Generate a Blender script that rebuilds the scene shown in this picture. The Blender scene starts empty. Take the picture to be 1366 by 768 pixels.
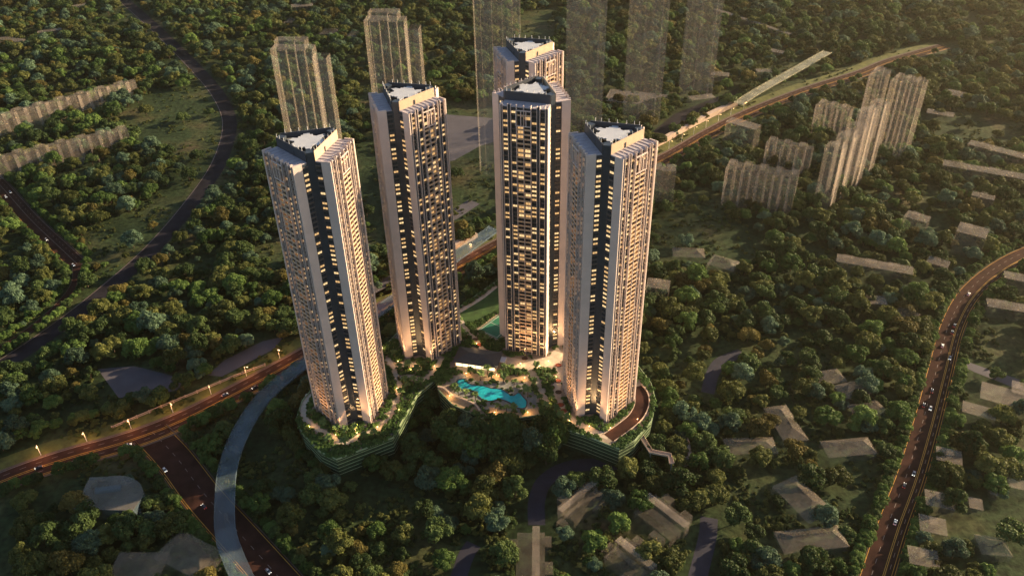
import bpy, math, random
import numpy as np
from mathutils import Matrix, Vector, noise as mnoise

# ------------------------------------------------------------------ camera, sky, sun
S = bpy.context.scene
COL = S.collection
F_PX, PITCH, ROLL, CAM_Z = 1116.556, 0.611244, -0.0205915, 410.735
GZ = -18.0                                             # natural ground; the podium deck is z = 0
cp, sp, cr, sr = math.cos(PITCH), math.sin(PITCH), math.cos(ROLL), math.sin(ROLL)
FW = np.array([0, cp, -sp]); _rt = np.array([1., 0, 0]); _up = np.array([0, sp, cp])
RT, UP = cr*_rt + sr*_up, -sr*_rt + cr*_up
cam = bpy.data.cameras.new('camera'); camo = bpy.data.objects.new('camera', cam); COL.objects.link(camo)
cam.sensor_width = 36; cam.lens = 36*F_PX/1366; cam.clip_start = 1; cam.clip_end = 20000
camo.matrix_world = Matrix(((RT[0], UP[0], -FW[0], 0), (RT[1], UP[1], -FW[1], 0), (RT[2], UP[2], -FW[2], CAM_Z), (0, 0, 0, 1)))
S.camera = camo
SUN_AZ, SUN_EL = 22.0, 16.5                            # azimuth counted from +X towards +Y
w = bpy.data.worlds.new('World'); S.world = w; w.use_nodes = True
nt = w.node_tree; bg = nt.nodes['Background']; sky = nt.nodes.new('ShaderNodeTexSky')
sky.sky_type = 'NISHITA'; sky.sun_disc = False; sky.sun_elevation = math.radians(SUN_EL)
sky.sun_rotation = math.radians(90-SUN_AZ); sky.air_density = 1.0; sky.dust_density = 1.5
nt.links.new(sky.outputs[0], bg.inputs[0]); bg.inputs[1].default_value = 0.068
sun = bpy.data.lights.new('sun', 'SUN'); suno = bpy.data.objects.new('sun', sun); COL.objects.link(suno)
sun.energy = 5.0; sun.angle = math.radians(0.6); sun.color = (1, 0.75, 0.45)
sd = Vector((math.cos(math.radians(SUN_AZ))*math.cos(math.radians(SUN_EL)), math.sin(math.radians(SUN_AZ))*math.cos(math.radians(SUN_EL)), math.sin(math.radians(SUN_EL))))
suno.rotation_euler = sd.to_track_quat('Z', 'Y').to_euler()
S.view_settings.view_transform = 'Standard'; S.view_settings.look = 'None'
S.view_settings.exposure = 1.6; S.view_settings.gamma = 1
S.cycles.transparent_max_bounces = 32; S.cycles.max_bounces = 6; S.cycles.diffuse_bounces = 2
S.cycles.volume_bounces = 0; S.cycles.transmission_bounces = 4; S.cycles.use_denoising = True
HAZE, HAZE_G = 0.000052, 0.84

# ------------------------------------------------------------------ helpers
R = math.radians
def ray(px, py): return FW*F_PX + RT*(px-683) - UP*(py-384)
def g(px, py, z=GZ):
    d = ray(px, py); t = (z-CAM_Z)/d[2]
    return np.array([d[0]*t, d[1]*t])
def gl(pts, z=GZ): return [tuple(g(x, y, z)) for x, y in pts]
def proj(x, y, z):
    d = np.array([x, y, z-CAM_Z]); k = d@FW
    return 683+F_PX*(d@RT)/k, 384-F_PX*(d@UP)/k, k

class MB:
    def __init__(s): s.v = []; s.f = []; s.m = []
    def face(s, pts, m=0):
        i = len(s.v); s.v += [tuple(p) for p in pts]; s.f.append(tuple(range(i, i+len(pts)))); s.m.append(m)
    def hexa(s, b, t, m=0):                           # bottom quad, top quad (both counter-clockwise from above)
        i = len(s.v); s.v += [tuple(p) for p in b] + [tuple(p) for p in t]; n = len(b)
        s.f.append(tuple(range(i+n-1, i-1, -1))); s.f.append(tuple(range(i+n, i+2*n))); s.m += [m, m]
        for k in range(n):
            l = (k+1) % n; s.f.append((i+k, i+l, i+n+l, i+n+k)); s.m.append(m)
    def prism(s, poly, z0, z1, m=0): s.hexa([(p[0], p[1], z0) for p in poly], [(p[0], p[1], z1) for p in poly], m)
    def box(s, c, sx, sy, z0, z1, a=0, m=0):
        ca, sa = math.cos(a), math.sin(a)
        s.prism([(c[0]+ca*x-sa*y, c[1]+sa*x+ca*y) for x, y in ((-sx/2, -sy/2), (sx/2, -sy/2), (sx/2, sy/2), (-sx/2, sy/2))], z0, z1, m)
    def tube(s, a, b, r0, r1, n=8, m=0):
        a, b = Vector(a), Vector(b); d = (b-a).normalized(); u = d.orthogonal().normalized(); v = d.cross(u)
        A = [a+(u*math.cos(2*math.pi*k/n)+v*math.sin(2*math.pi*k/n))*r0 for k in range(n)]
        B = [b+(u*math.cos(2*math.pi*k/n)+v*math.sin(2*math.pi*k/n))*r1 for k in range(n)]
        s.hexa(A, B, m)
    def mesh(s, name, mats):
        me = bpy.data.meshes.new(name); me.from_pydata(s.v, [], s.f)
        for mt in (mats if isinstance(mats, (list, tuple)) else [mats]): me.materials.append(mt)
        if any(s.m): me.polygons.foreach_set('material_index', s.m)
        me.update(); return me
    def build(s, name, mats, parent=None, **kw): return link(name, s.mesh(name, mats), parent, **kw)
def link(name, data, parent=None, label=None, cat=None, group=None, kind=None, loc=None, rz=0):
    o = bpy.data.objects.new(name, data); COL.objects.link(o)
    if parent: o.parent = parent
    if loc is not None: o.location = loc; o.rotation_euler = (0, 0, rz)
    if label: o['label'] = label
    if cat: o['category'] = cat
    if group: o['group'] = group
    if kind: o['kind'] = kind
    return o
def thing(name, label, cat, loc=(0, 0, 0), rz=0, group=None): return link(name, None, None, label, cat, group, None, loc, rz)
def inpoly(x, y, poly):
    c = False; j = len(poly)-1
    for i in range(len(poly)):
        xi, yi = poly[i]; xj, yj = poly[j]
        if (yi > y) != (yj > y) and x < (xj-xi)*(y-yi)/(yj-yi)+xi: c = not c
        j = i
    return c
def smooth(pts, n=6):                                  # Catmull-Rom through the points
    P = [np.array(p, float) for p in pts]; P = [2*P[0]-P[1]] + P + [2*P[-1]-P[-2]]; out = []
    for i in range(1, len(P)-2):
        for k in range(n):
            t = k/n; a, b, c, d = P[i-1:i+3]
            out.append(.5*(2*b+(c-a)*t+(2*a-5*b+4*c-d)*t*t+(3*b-a-3*c+d)*t**3))
    out.append(P[-2]); return out
def offset(line, o):
    res = []
    for i, p in enumerate(line):
        a = line[max(0, i-1)]; b = line[min(len(line)-1, i+1)]; d = b-a; d = d/(np.linalg.norm(d)+1e-9)
        res.append(p+np.array([-d[1], d[0]])*o)
    return res
def strip(mb, line, o0, o1, z, m=0):
    A, B = offset(line, o0), offset(line, o1)
    for i in range(len(line)-1): mb.face([(*A[i], z), (*A[i+1], z), (*B[i+1], z), (*B[i], z)], m)
def wallstrip(mb, line, o0, o1, z0, z1, m=0):
    A, B = offset(line, o0), offset(line, o1)
    for i in range(len(line)-1):
        mb.hexa([(*A[i], z0), (*A[i+1], z0), (*B[i+1], z0), (*B[i], z0)], [(*A[i], z1), (*A[i+1], z1), (*B[i+1], z1), (*B[i], z1)], m)
def resample(line, step):
    out = [line[0]]; acc = 0
    for i in range(len(line)-1):
        a, b = line[i], line[i+1]; L = np.linalg.norm(b-a); t = step-acc
        while t < L: out.append(a+(b-a)*t/L); t += step
        acc = (acc+L) % step
    return out
def distline(p, line):
    best = 1e9
    for i in range(len(line)-1):
        a, b = line[i], line[i+1]; d = b-a; t = max(0, min(1, ((p-a)@d)/(d@d+1e-9))); q = a+d*t-p
        best = min(best, q@q)
    return math.sqrt(best)

# ------------------------------------------------------------------ materials
def mat(name, col, rough=.7, var=.15, scale=.3, metal=0, emit=None, es=0, spec=.3, bump=0):
    m = bpy.data.materials.new(name); m.use_nodes = True; n = m.node_tree; b = n.nodes['Principled BSDF']
    b.inputs['Roughness'].default_value = rough; b.inputs['Metallic'].default_value = metal
    b.inputs['Specular IOR Level'].default_value = spec
    tc = n.nodes.new('ShaderNodeTexCoord'); nz = n.nodes.new('ShaderNodeTexNoise'); nz.inputs['Scale'].default_value = scale
    nz.inputs['Detail'].default_value = 6; n.links.new(tc.outputs['Object'], nz.inputs['Vector'])
    rp = n.nodes.new('ShaderNodeValToRGB'); rp.color_ramp.elements[0].position = .3; rp.color_ramp.elements[1].position = .7
    rp.color_ramp.elements[0].color = (*[c*(1-var) for c in col], 1); rp.color_ramp.elements[1].color = (*[min(1, c*(1+var)) for c in col], 1)
    n.links.new(nz.outputs['Fac'], rp.inputs[0]); n.links.new(rp.outputs[0], b.inputs['Base Color'])
    if emit:
        b.inputs['Emission Color'].default_value = (*emit, 1); b.inputs['Emission Strength'].default_value = es
        m.cycles.emission_sampling = 'NONE'
    if bump:
        bp = n.nodes.new('ShaderNodeBump'); bp.inputs['Strength'].default_value = bump; n.links.new(nz.outputs['Fac'], bp.inputs['Height'])
        n.links.new(bp.outputs[0], b.inputs['Normal'])
    return m
def leafmat(name, col, col2, tr=.3):
    m = bpy.data.materials.new(name); m.use_nodes = True; n = m.node_tree; b = n.nodes['Principled BSDF']
    b.inputs['Roughness'].default_value = .65; b.inputs['Specular IOR Level'].default_value = .15
    oi = n.nodes.new('ShaderNodeObjectInfo'); ge = n.nodes.new('ShaderNodeNewGeometry')
    mx = n.nodes.new('ShaderNodeMix'); mx.data_type = 'RGBA'; mx.inputs[6].default_value = (*col, 1); mx.inputs[7].default_value = (*col2, 1)
    ad = n.nodes.new('ShaderNodeMath'); ad.operation = 'MULTIPLY_ADD'; ad.inputs[1].default_value = .55
    n.links.new(ge.outputs['Random Per Island'], ad.inputs[0])
    m2 = n.nodes.new('ShaderNodeMath'); m2.operation = 'MULTIPLY'; m2.inputs[1].default_value = .45
    n.links.new(oi.outputs['Random'], m2.inputs[0]); n.links.new(m2.outputs[0], ad.inputs[2]); n.links.new(ad.outputs[0], mx.inputs[0])
    hs = n.nodes.new('ShaderNodeHueSaturation')
    mr = n.nodes.new('ShaderNodeMapRange'); mr.inputs[3].default_value = .7; mr.inputs[4].default_value = 1.3
    n.links.new(oi.outputs['Random'], mr.inputs[0]); n.links.new(mr.outputs[0], hs.inputs['Value'])
    n.links.new(mx.outputs[2], hs.inputs['Color']); n.links.new(hs.outputs[0], b.inputs['Base Color'])
    t = n.nodes.new('ShaderNodeBsdfTranslucent'); n.links.new(hs.outputs[0], t.inputs[0])
    ms = n.nodes.new('ShaderNodeMixShader'); ms.inputs[0].default_value = tr
    n.links.new(b.outputs[0], ms.inputs[1]); n.links.new(t.outputs[0], ms.inputs[2]); n.links.new(ms.outputs[0], n.nodes['Material Output'].inputs[0])
    return m
def ghostmat(name, col, opa, stripe=0):
    m = bpy.data.materials.new(name); m.use_nodes = True; n = m.node_tree; b = n.nodes['Principled BSDF']
    b.inputs['Base Color'].default_value = (*col, 1); b.inputs['Roughness'].default_value = .5; b.inputs['Specular IOR Level'].default_value = .2
    t = n.nodes.new('ShaderNodeBsdfTransparent'); ms = n.nodes.new('ShaderNodeMixShader')
    tc = n.nodes.new('ShaderNodeTexCoord'); nz = n.nodes.new('ShaderNodeTexNoise'); nz.inputs['Scale'].default_value = 1
    mp = n.nodes.new('ShaderNodeMapping'); mp.inputs['Scale'].default_value = (.35, .35, .02) if stripe else (.08, .08, .08)
    n.links.new(tc.outputs['Object'], mp.inputs[0]); n.links.new(mp.outputs[0], nz.inputs['Vector'])
    mr = n.nodes.new('ShaderNodeMapRange'); mr.inputs[1].default_value = .35; mr.inputs[2].default_value = .65
    mr.inputs[3].default_value = opa*.7; mr.inputs[4].default_value = opa*1.3
    n.links.new(nz.outputs['Fac'], mr.inputs[0]); n.links.new(mr.outputs[0], ms.inputs[0])
    n.links.new(t.outputs[0], ms.inputs[1]); n.links.new(b.outputs[0], ms.inputs[2]); n.links.new(ms.outputs[0], n.nodes['Material Output'].inputs[0])
    return m
def groundmat():
    m = bpy.data.materials.new('grassland'); m.use_nodes = True; n = m.node_tree; b = n.nodes['Principled BSDF']
    b.inputs['Roughness'].default_value = .9; b.inputs['Specular IOR Level'].default_value = .1
    tc = n.nodes.new('ShaderNodeTexCoord')
    def nz(sc, det): q = n.nodes.new('ShaderNodeTexNoise'); q.inputs['Scale'].default_value = sc; q.inputs['Detail'].default_value = det; n.links.new(tc.outputs['Object'], q.inputs['Vector']); return q
    a, c = nz(.016, 8), nz(.22, 10)
    rp = n.nodes.new('ShaderNodeValToRGB'); e = rp.color_ramp.elements
    e[0].position = .32; e[0].color = (.014, .025, .010, 1); e[1].position = .72; e[1].color = (.072, .056, .030, 1)
    q = e.new(.5); q.color = (.026, .040, .016, 1); q = e.new(.6); q.color = (.044, .050, .021, 1)
    n.links.new(a.outputs['Fac'], rp.inputs[0])
    mr = n.nodes.new('ShaderNodeMapRange'); mr.inputs[1].default_value = .3; mr.inputs[2].default_value = .7; mr.inputs[3].default_value = .45; mr.inputs[4].default_value = 1.6
    n.links.new(c.outputs['Fac'], mr.inputs[0])
    hs = n.nodes.new('ShaderNodeHueSaturation'); n.links.new(mr.outputs[0], hs.inputs['Value']); n.links.new(rp.outputs[0], hs.inputs['Color'])
    n.links.new(hs.outputs[0], b.inputs['Base Color'])
    bp = n.nodes.new('ShaderNodeBump'); bp.inputs['Strength'].default_value = .6; bp.inputs['Distance'].default_value = 1; n.links.new(c.outputs['Fac'], bp.inputs['Height']); n.links.new(bp.outputs[0], b.inputs['Normal'])
    return m
M = dict(
    ground=groundmat(),
    lawn=mat('lawn', (.035, .075, .018), .9, .35, .15), beige=mat('beige_render', (.58, .47, .43), .75, .06, .15),
    navy=mat('navy_cladding', (.032, .042, .058), .4, .2, .3, spec=.4), slab=mat('taupe_slab', (.15, .115, .095), .7, .1, .4),
    balc=mat('terracotta_balcony', (.54, .36, .235), .7, .12, .5), parapet=mat('shaded_parapet_slate', (.045, .05, .065), .6, .1, .3), sunlit_parapet=mat('sunlit_parapet_peach', (.50, .36, .25), .7, .08, .3),  # parapet colours: a shaded dark and a sunlit peach of the same part
    roof=mat('lilac_roof', (.36, .33, .36), .8, .1, .3), well=mat('roof_well', (.045, .045, .05), .8, .3, .6),
    canopy=mat('grey_canopy', (.42, .43, .46), .6, .05, .2), white=mat('white_paint', (.75, .73, .70), .5, .05, 1),
    glass=mat('dark_glass', (.025, .032, .042), .12, .3, 1, spec=.6),
    lit=mat('lit_window', (.5, .4, .25), .4, .1, 1, emit=(1, .56, .20), es=.25), lit2=mat('bright_window', (.5, .4, .25), .4, .1, 1, emit=(1, .66, .30), es=.36),
    road=mat('red_asphalt', (.040, .018, .014), .95, .35, .12, spec=.08), grey=mat('grey_asphalt', (.019, .017, .022), .95, .4, .1, spec=.08),
    lane=mat('blue_asphalt', (.020, .020, .034), .8, .2, .2), kerb=mat('kerb_stone', (.09, .065, .052), .8, .15, .5),
    yellow=mat('yellow_line', (.48, .25, .04), .7, .2, .4), wline=mat('white_line', (.22, .17, .15), .7, .2, .4),
    lot=mat('paved_lot', (.075, .068, .08), .85, .15, .08), verge=mat('grass_verge', (.085, .090, .022), .9, .35, .2),
    wall=mat('beige_wall', (.42, .31, .24), .8, .12, .3), deck=mat('stone_paving', (.27, .215, .165), .8, .25, .12),
    path=mat('pale_paving', (.46, .38, .30), .8, .15, .3), concrete=mat('concrete', (.20, .20, .19), .85, .2, .2),
    planter=mat('planter_concrete', (.25, .32, .18), .8, .2, .4), dgreen=mat('planted_wall', (.020, .040, .015), .9, .5, .6, bump=.6),
    water=mat('pool_water', (.014, .36, .43), .08, .25, .12, spec=.6), timber=mat('timber_deck', (.36, .25, .15), .7, .2, .8),
    slate=mat('slate_roof', (.055, .055, .062), .6, .15, .4), lightroof=mat('pale_roof', (.45, .45, .50), .6, .1, .3),
    cream=mat('glowing_glass', (.5, .4, .25), .4, .1, 1, emit=(1, .74, .38), es=.9),
    court=mat('green_court', (.02, .14, .085), .8, .1, .3), metal=mat('galvanised_metal', (.5, .47, .44), .4, .1, 2, metal=.4),
    lampglow=mat('lamp_glow', (.8, .7, .5), .4, 0, 1, emit=(1, .62, .25), es=1.8),
    bark=mat('bark', (.075, .052, .036), .9, .3, 1.5), soil=mat('dark_soil', (.06, .035, .025), .9, .3, .5), red=mat('red_seat', (.20, .04, .02), .7, .2, 1),
    rubber=mat('tyre_rubber', (.02, .02, .02), .8, .1, 3), head=mat('headlight_glow', (.9, .9, .85), .3, 0, 1, emit=(1, .9, .7), es=3), tail=mat('tail_light', (.4, .02, .02), .4, 0, 1, emit=(1, .05, .02), es=.8),
    frond=leafmat('palm_frond', (.05, .115, .035), (.14, .18, .055), .25),
    shrub=leafmat('shrub_leaf', (.030, .082, .020), (.100, .165, .045), .25),
)
KINDS = [('dark green', leafmat('dark_green_leaf', (.024, .054, .016), (.070, .100, .030))),
         ('olive', leafmat('olive_leaf', (.044, .064, .016), (.118, .124, .034))),
         ('rust tinged', leafmat('rust_leaf', (.060, .058, .015), (.150, .122, .034))),
         ('bluish green', leafmat('bluish_leaf', (.038, .078, .046), (.105, .160, .095))),
         ('fresh green', leafmat('fresh_leaf', (.034, .084, .018), (.112, .168, .042)))]
GW = ghostmat('ghost_wall', (.32, .27, .23), .13, 1)
GT = ghostmat('ghost_tower_wall', (.72, .60, .50), .10, 1)
GS = ghostmat('ghost_striped_wall', (.52, .43, .36), .155, 1)
GR = ghostmat('ghost_roof', (.32, .26, .20), .15)
GF = ghostmat('ghost_edge', (.62, .50, .40), .18)
GM = ghostmat('ghost_low_roof', (.34, .28, .22), .12)
GE = ghostmat('ghost_tower_edge', (.50, .42, .34), .065)
GV = ghostmat('ghost_beam', (.36, .34, .24), .40)
GB = ghostmat('ghost_viaduct', (.13, .18, .22), .28)

# ------------------------------------------------------------------ ground and roads
mb = MB(); mb.face([(-5000, -2500, GZ), (5000, -2500, GZ), (5000, 7000, GZ), (-5000, 7000, GZ)])
mb.build('ground', M['ground'], kind='structure')
Z1, Z2, Z3, Z4 = GZ+.05, GZ+.10, GZ+.15, GZ+.20
def road_line(px, n=6): return smooth([g(*p) for p in px], n)
RD = {}
RD['track'] = road_line([(140, -25), (165, 0), (212, 42), (262, 92), (292, 128), (306, 165), (293, 215), (258, 268), (203, 332), (133, 394), (62, 448), (-5, 492), (-60, 525)])
RD['red'] = road_line([(-50, 195), (0, 247), (40, 292), (84, 334), (103, 352)])
RD['red_lane'] = road_line([(103, 352), (101, 378), (78, 408), (40, 440), (-5, 468), (-50, 492)])
RD['highway'] = road_line([(-60, 668), (22, 634), (90, 611), (165, 590), (230, 566), (300, 532), (400, 478), (505, 416), (620, 352), (700, 308), (790, 255), (885, 213), (950, 176), (1005, 149), (1080, 120), (1150, 98), (1190, 82), (1260, 62)])
RD['junction'] = road_line([(200, 578), (232, 612), (270, 662), (320, 718), (368, 772), (410, 820)])
RD['right'] = road_line([(1148, 840), (1168, 775), (1192, 700), (1216, 635), (1238, 560), (1256, 490), (1271, 435), (1294, 393), (1330, 361), (1372, 338), (1430, 318)])
RD['lane_a'] = road_line([(716, 700), (716, 668), (728, 640), (762, 622), (822, 618)])
RD['lane_b'] = road_line([(925, 790), (936, 748), (944, 715), (946, 690)])
RD['lane_c'] = road_line([(944, 524), (950, 500), (962, 482), (990, 470)])
RD['lane_d'] = road_line([(600, 800), (612, 768), (622, 740), (632, 725)])
HALF = dict(track=9, red=8.5, red_lane=4, highway=10, junction=12.5, right=9.2, lane_a=5.5, lane_b=5.5, lane_c=5, lane_d=5)
def road(key, name, m, z, lines=(), kerb=None):
    b = MB(); strip(b, RD[key], -HALF[key], HALF[key], z, 0)
    b.build(name, [M[m]], kind='structure')
    for o, wd, mm in lines:
        q = MB(); strip(q, RD[key], o-wd/2, o+wd/2, z+.05); q.build('road_marking', M[mm], kind='structure')
    if kerb:
        q = MB()
        for s in (-1, 1): wallstrip(q, RD[key], s*HALF[key], s*(HALF[key]+kerb), GZ-.2, z+.14)
        q.build('kerb', M['kerb'], kind='structure')
def dashes(key, o, wd, ln, gap, z, m):
    P = resample(RD[key], 1.0); b = MB(); k = 0
    while k+ln < len(P): strip(b, P[k:k+ln+1], o-wd/2, o+wd/2, z); k += ln+gap
    b.build('road_marking', M[m], kind='structure')
road('track', 'road', 'grey', Z2, [(-8.2, .5, 'wline')])
road('red', 'road', 'road', Z2, [(-7.6, .35, 'yellow'), (7.4, .35, 'wline'), (0, .3, 'wline')], .5)
road('red_lane', 'road', 'road', Z1, [], .4)
road('junction', 'road', 'road', Z1, [(-11.8, .4, 'yellow'), (-10.6, .4, 'yellow'), (11.5, .4, 'yellow')], .6)
road('highway', 'road', 'road', Z2, [(-9.3, .5, 'yellow'), (-8.0, .4, 'yellow'), (-.9, .4, 'yellow'), (.6, .4, 'yellow'), (9.3, .5, 'wline')], 1.6)
road('right', 'road', 'road', Z2, [(-8.7, .4, 'yellow'), (-7.2, .35, 'yellow'), (-3.6, .4, 'yellow'), (-2.7, .35, 'yellow'), (8.6, .35, 'yellow')], .35)
dashes('right', 3.0, .3, 4, 6, Z3+.03, 'wline'); dashes('right', -5.4, .3, 4, 6, Z3+.03, 'wline')
dashes('highway', 5, .3, 4, 6, Z3+.03, 'wline'); dashes('highway', -4.6, .3, 4, 6, Z3+.03, 'wline')
dashes('junction', 2, .3, 4, 6, Z2+.03, 'wline'); dashes('red', 3.8, .25, 3, 5, Z3+.03, 'wline')
for k in 'abcd': road('lane_'+k, 'lane', 'lane', Z1)
b = MB(); strip(b, RD['highway'], 11.7, 24, Z1); b.build('verge', M['verge'], kind='structure')
def patch(name, px, m, z=Z1):
    b = MB(); b.face([(*p, z) for p in gl(px, z)]); b.build(name, M[m], kind='structure')
patch('pavement', [(130, 492), (178, 488), (196, 492), (248, 506), (236, 520), (192, 530), (158, 530)], 'lot')
patch('pavement', [(276, 500), (300, 480), (350, 455), (378, 449), (366, 465), (330, 484), (296, 502)], 'lot')
patch('pavement', [(585, 152), (660, 158), (690, 165), (690, 180), (640, 195), (606, 214), (585, 219)], 'lot')
patch('pavement', [(600, 282), (626, 266), (640, 272), (610, 292), (600, 296)], 'lot')
patch('pavement', [(490, 400), (500, 378), (530, 362), (540, 372), (520, 392)], 'lot')
patch('pavement', [(1290, 482), (1330, 496), (1366, 508), (1366, 522), (1300, 496), (1288, 490)], 'lot')
patch('lane', [(862, 182), (900, 152), (960, 128), (985, 118), (980, 128), (905, 168), (868, 192)], 'grey')

# ------------------------------------------------------------------ podium
TW = [(-116.43, 446.51, -75.76), (-66.87, 516.74, -103.05), (15.90, 518.78, -47.05), (60.0, 448.04, -105.58), (14.90, 601.41, -102.92)]
DECK_PX = [(404, 578), (428, 603), (449, 613), (524, 584), (538, 558), (556, 527), (581, 507), (586, 521), (604, 540), (642, 558), (690, 558), (724, 553), (734, 566),
           (780, 581), (826, 599), (846, 588), (868, 562), (874, 535), (868, 512), (850, 488), (800, 452), (772, 432), (735, 405), (700, 385), (668, 372), (614, 410), (535, 440), (518, 458), (500, 478), (430, 505), (404, 535), (396, 560)]
DECK = gl(DECK_PX, 0)
pod = thing('podium_building', 'green terraced podium with planted ledges carrying the towers and pool', 'podium')
b = MB(); b.prism(DECK[::-1], GZ-1, -.6); b.build('wall', M['dgreen'], pod)
b = MB(); b.prism(DECK[::-1], -.598, 0); b.build('deck', M['deck'], pod)
front = [np.array(p) for p in DECK[:20]]
for lv in range(5):
    z = -2.2-lv*3.1; b = MB(); wallstrip(b, front, -.05, 2.0+.3*lv, z, z+.5); wallstrip(b, front, 1.75+.3*lv, 2.0+.3*lv, z+.5, z+1.1)
    b.build('planter_ledge', M['planter'], pod)
b = MB(); wallstrip(b, [np.array(p) for p in DECK]+[np.array(DECK[0])], -.5, -.1, .004, 1.1); b.build('parapet', M['planter'], pod)
# gardens on the deck
def sheet(name, px, m, z, zz=0.0):
    b = MB(); b.face([(*p, z) for p in gl(px, zz)]); return b.build(name, M[m], kind='structure')
LAWN_PX = [(612, 418), (640, 400), (664, 382), (690, 395), (672, 412), (640, 428), (620, 432)]
sheet('lawn', LAWN_PX, 'lawn', .02)
sheet('court', [(638, 440), (668, 418), (690, 428), (664, 452)], 'court', .02)
b = MB()
cq = [np.array(p) for p in gl([(640, 440), (668, 420), (687, 428), (663, 450)], 0)]
wallstrip(b, cq+[cq[0]], -.15, .15, .03, .05)
b.face([(*(cq[0]*.5+cq[1]*.5+d), .05) for d in ((0, 0), (.3, 0))]+[(*(cq[2]*.5+cq[3]*.5+d), .05) for d in ((.3, 0), (0, 0))]); b.build('court_marking', M['white'], kind='structure')
def pathline(px, wd, m='path', z=.03):
    L = smooth([g(x, y, 0) for x, y in px]); b = MB(); strip(b, L, -wd, wd, z); b.build('path', M[m], kind='structure'); PATHS.append((L, wd))
PATHS = []
pathline([(412, 525), (405, 545), (408, 560), (424, 572), (438, 580), (452, 588), (468, 589), (482, 580), (500, 574), (516, 562), (524, 548)], 2.2)
pathline([(524, 548), (532, 525), (530, 505), (524, 490), (516, 478)], 2.2)
pathline([(530, 505), (548, 502), (560, 508), (574, 500), (590, 478)], 2.2)
pathline([(530, 488), (548, 486), (558, 492)], 3)
pathline([(610, 420), (624, 442), (634, 452), (640, 462), (652, 472)], 2)
pathline([(612, 416), (640, 399), (662, 382)], 1.8)
pathline([(672, 482), (700, 486), (722, 484), (740, 480), (748, 470)], 6, 'path', .025)
pathline([(742, 480), (748, 500), (742, 520), (750, 545), (762, 560), (790, 574), (812, 582)], 3)
pathline([(700, 486), (712, 500), (722, 520), (730, 540)], 2.5)
RAMP = smooth([g(x, y, 0) for x, y in [(812, 584), (832, 570), (848, 556), (856, 540), (855, 526), (848, 516)]])
b = MB(); strip(b, RAMP, -4.6, 4.6, .05); b.build('driveway', M['road'], kind='structure'); PATHS.append((RAMP, 6))
q = MB(); wallstrip(q, RAMP, -5.4, -4.7, .0, 1.2); wallstrip(q, RAMP, 4.7, 5.2, .0, .5); q.build('kerb', M['wall'], kind='structure')
for k, (x, y) in enumerate([(740, 497), (744, 508), (736, 517), (745, 523), (748, 540), (752, 548), (634, 453), (640, 460), (745, 487), (700, 478)]):
    b = MB(); c = g(x, y, 0); b.prism([(c[0]+2.4*math.cos(t*R(30)), c[1]+2.0*math.sin(t*R(30))) for t in range(12)], .035, .5); b.build('planter', M['red' if k % 3 else 'soil'], None,
        label=['dark oval planter, second in the path line', 'oval planter in pale path, third down beside right front tower', 'red oval planter left of the pale path bend', 'dark oval planter at the middle of the pale path', 'reddish oval planter near path foot by the fourth tower', 'lowest oval planter on the path by right front tower', 'dark oval bed above the clubhouse roof', 'small red bed touching the clubhouse roof tip', 'topmost oval planter on the path below centre tower', 'lone dark planter on wide paving right of clubhouse'][k], cat='planter', group='oval planters on the podium paths')
# pool terrace
POOL_PX = [(610, 509), (613, 506), (621, 506), (624, 511), (634, 514), (646, 515), (656, 518), (668, 519), (676, 524), (684, 528), (692, 524), (697, 529), (702, 535), (701, 542), (696, 544), (688, 542), (680, 536), (668, 532), (656, 534), (646, 533), (638, 527), (632, 521), (622, 520), (613, 517)]
POOL = [tuple(p) for p in smooth([g(x, y, .3) for x, y in POOL_PX+[POOL_PX[0]]], 4)[:-1]]
cxy = np.mean(np.array(POOL), 0)
pool = thing('swimming_pool', 'curving turquoise swimming pool on the podium below the clubhouse', 'pool', (cxy[0], cxy[1], 0))
PL = [(p[0]-cxy[0], p[1]-cxy[1]) for p in POOL]
b = MB(); b.face([(*p, .30) for p in PL][::-1]); b.build('water', M['water'], pool)
b = MB(); LL = [np.array(p) for p in PL]+[np.array(PL[0])]; wallstrip(b, LL, 0, .8, .004, .42); b.build('coping', M['slate'], pool)
sheet('pool_terrace', [(600, 506), (616, 498), (660, 505), (702, 508), (716, 530), (714, 548), (680, 552), (640, 545), (606, 525)], 'concrete', .02)
sheet('timber_terrace', [(618, 497), (660, 499), (702, 502), (701, 509), (660, 508), (626, 507)], 'timber', .04)
for px in ([(652, 542), (670, 547), (700, 551), (704, 545), (718, 544), (720, 553), (692, 558), (676, 558), (652, 552)],
           [(583, 518), (588, 514), (600, 522), (620, 531), (640, 544), (642, 553), (626, 547), (604, 540)]):
    P = gl(px, .3); b = MB(); b.prism(P[::-1], .03, .3); b.build('timber_terrace', M['timber'], kind='structure')
W = smooth([g(x, y, .3) for x, y in [(584, 517), (592, 519), (604, 528), (622, 535), (634, 541), (640, 549)]])
b = MB(); wallstrip(b, W, -.7, .7, .3, 2.0); b.build('curved_wall', M['wall'], None, label='low curved cream wall along the pool terrace edge', cat='wall')
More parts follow.
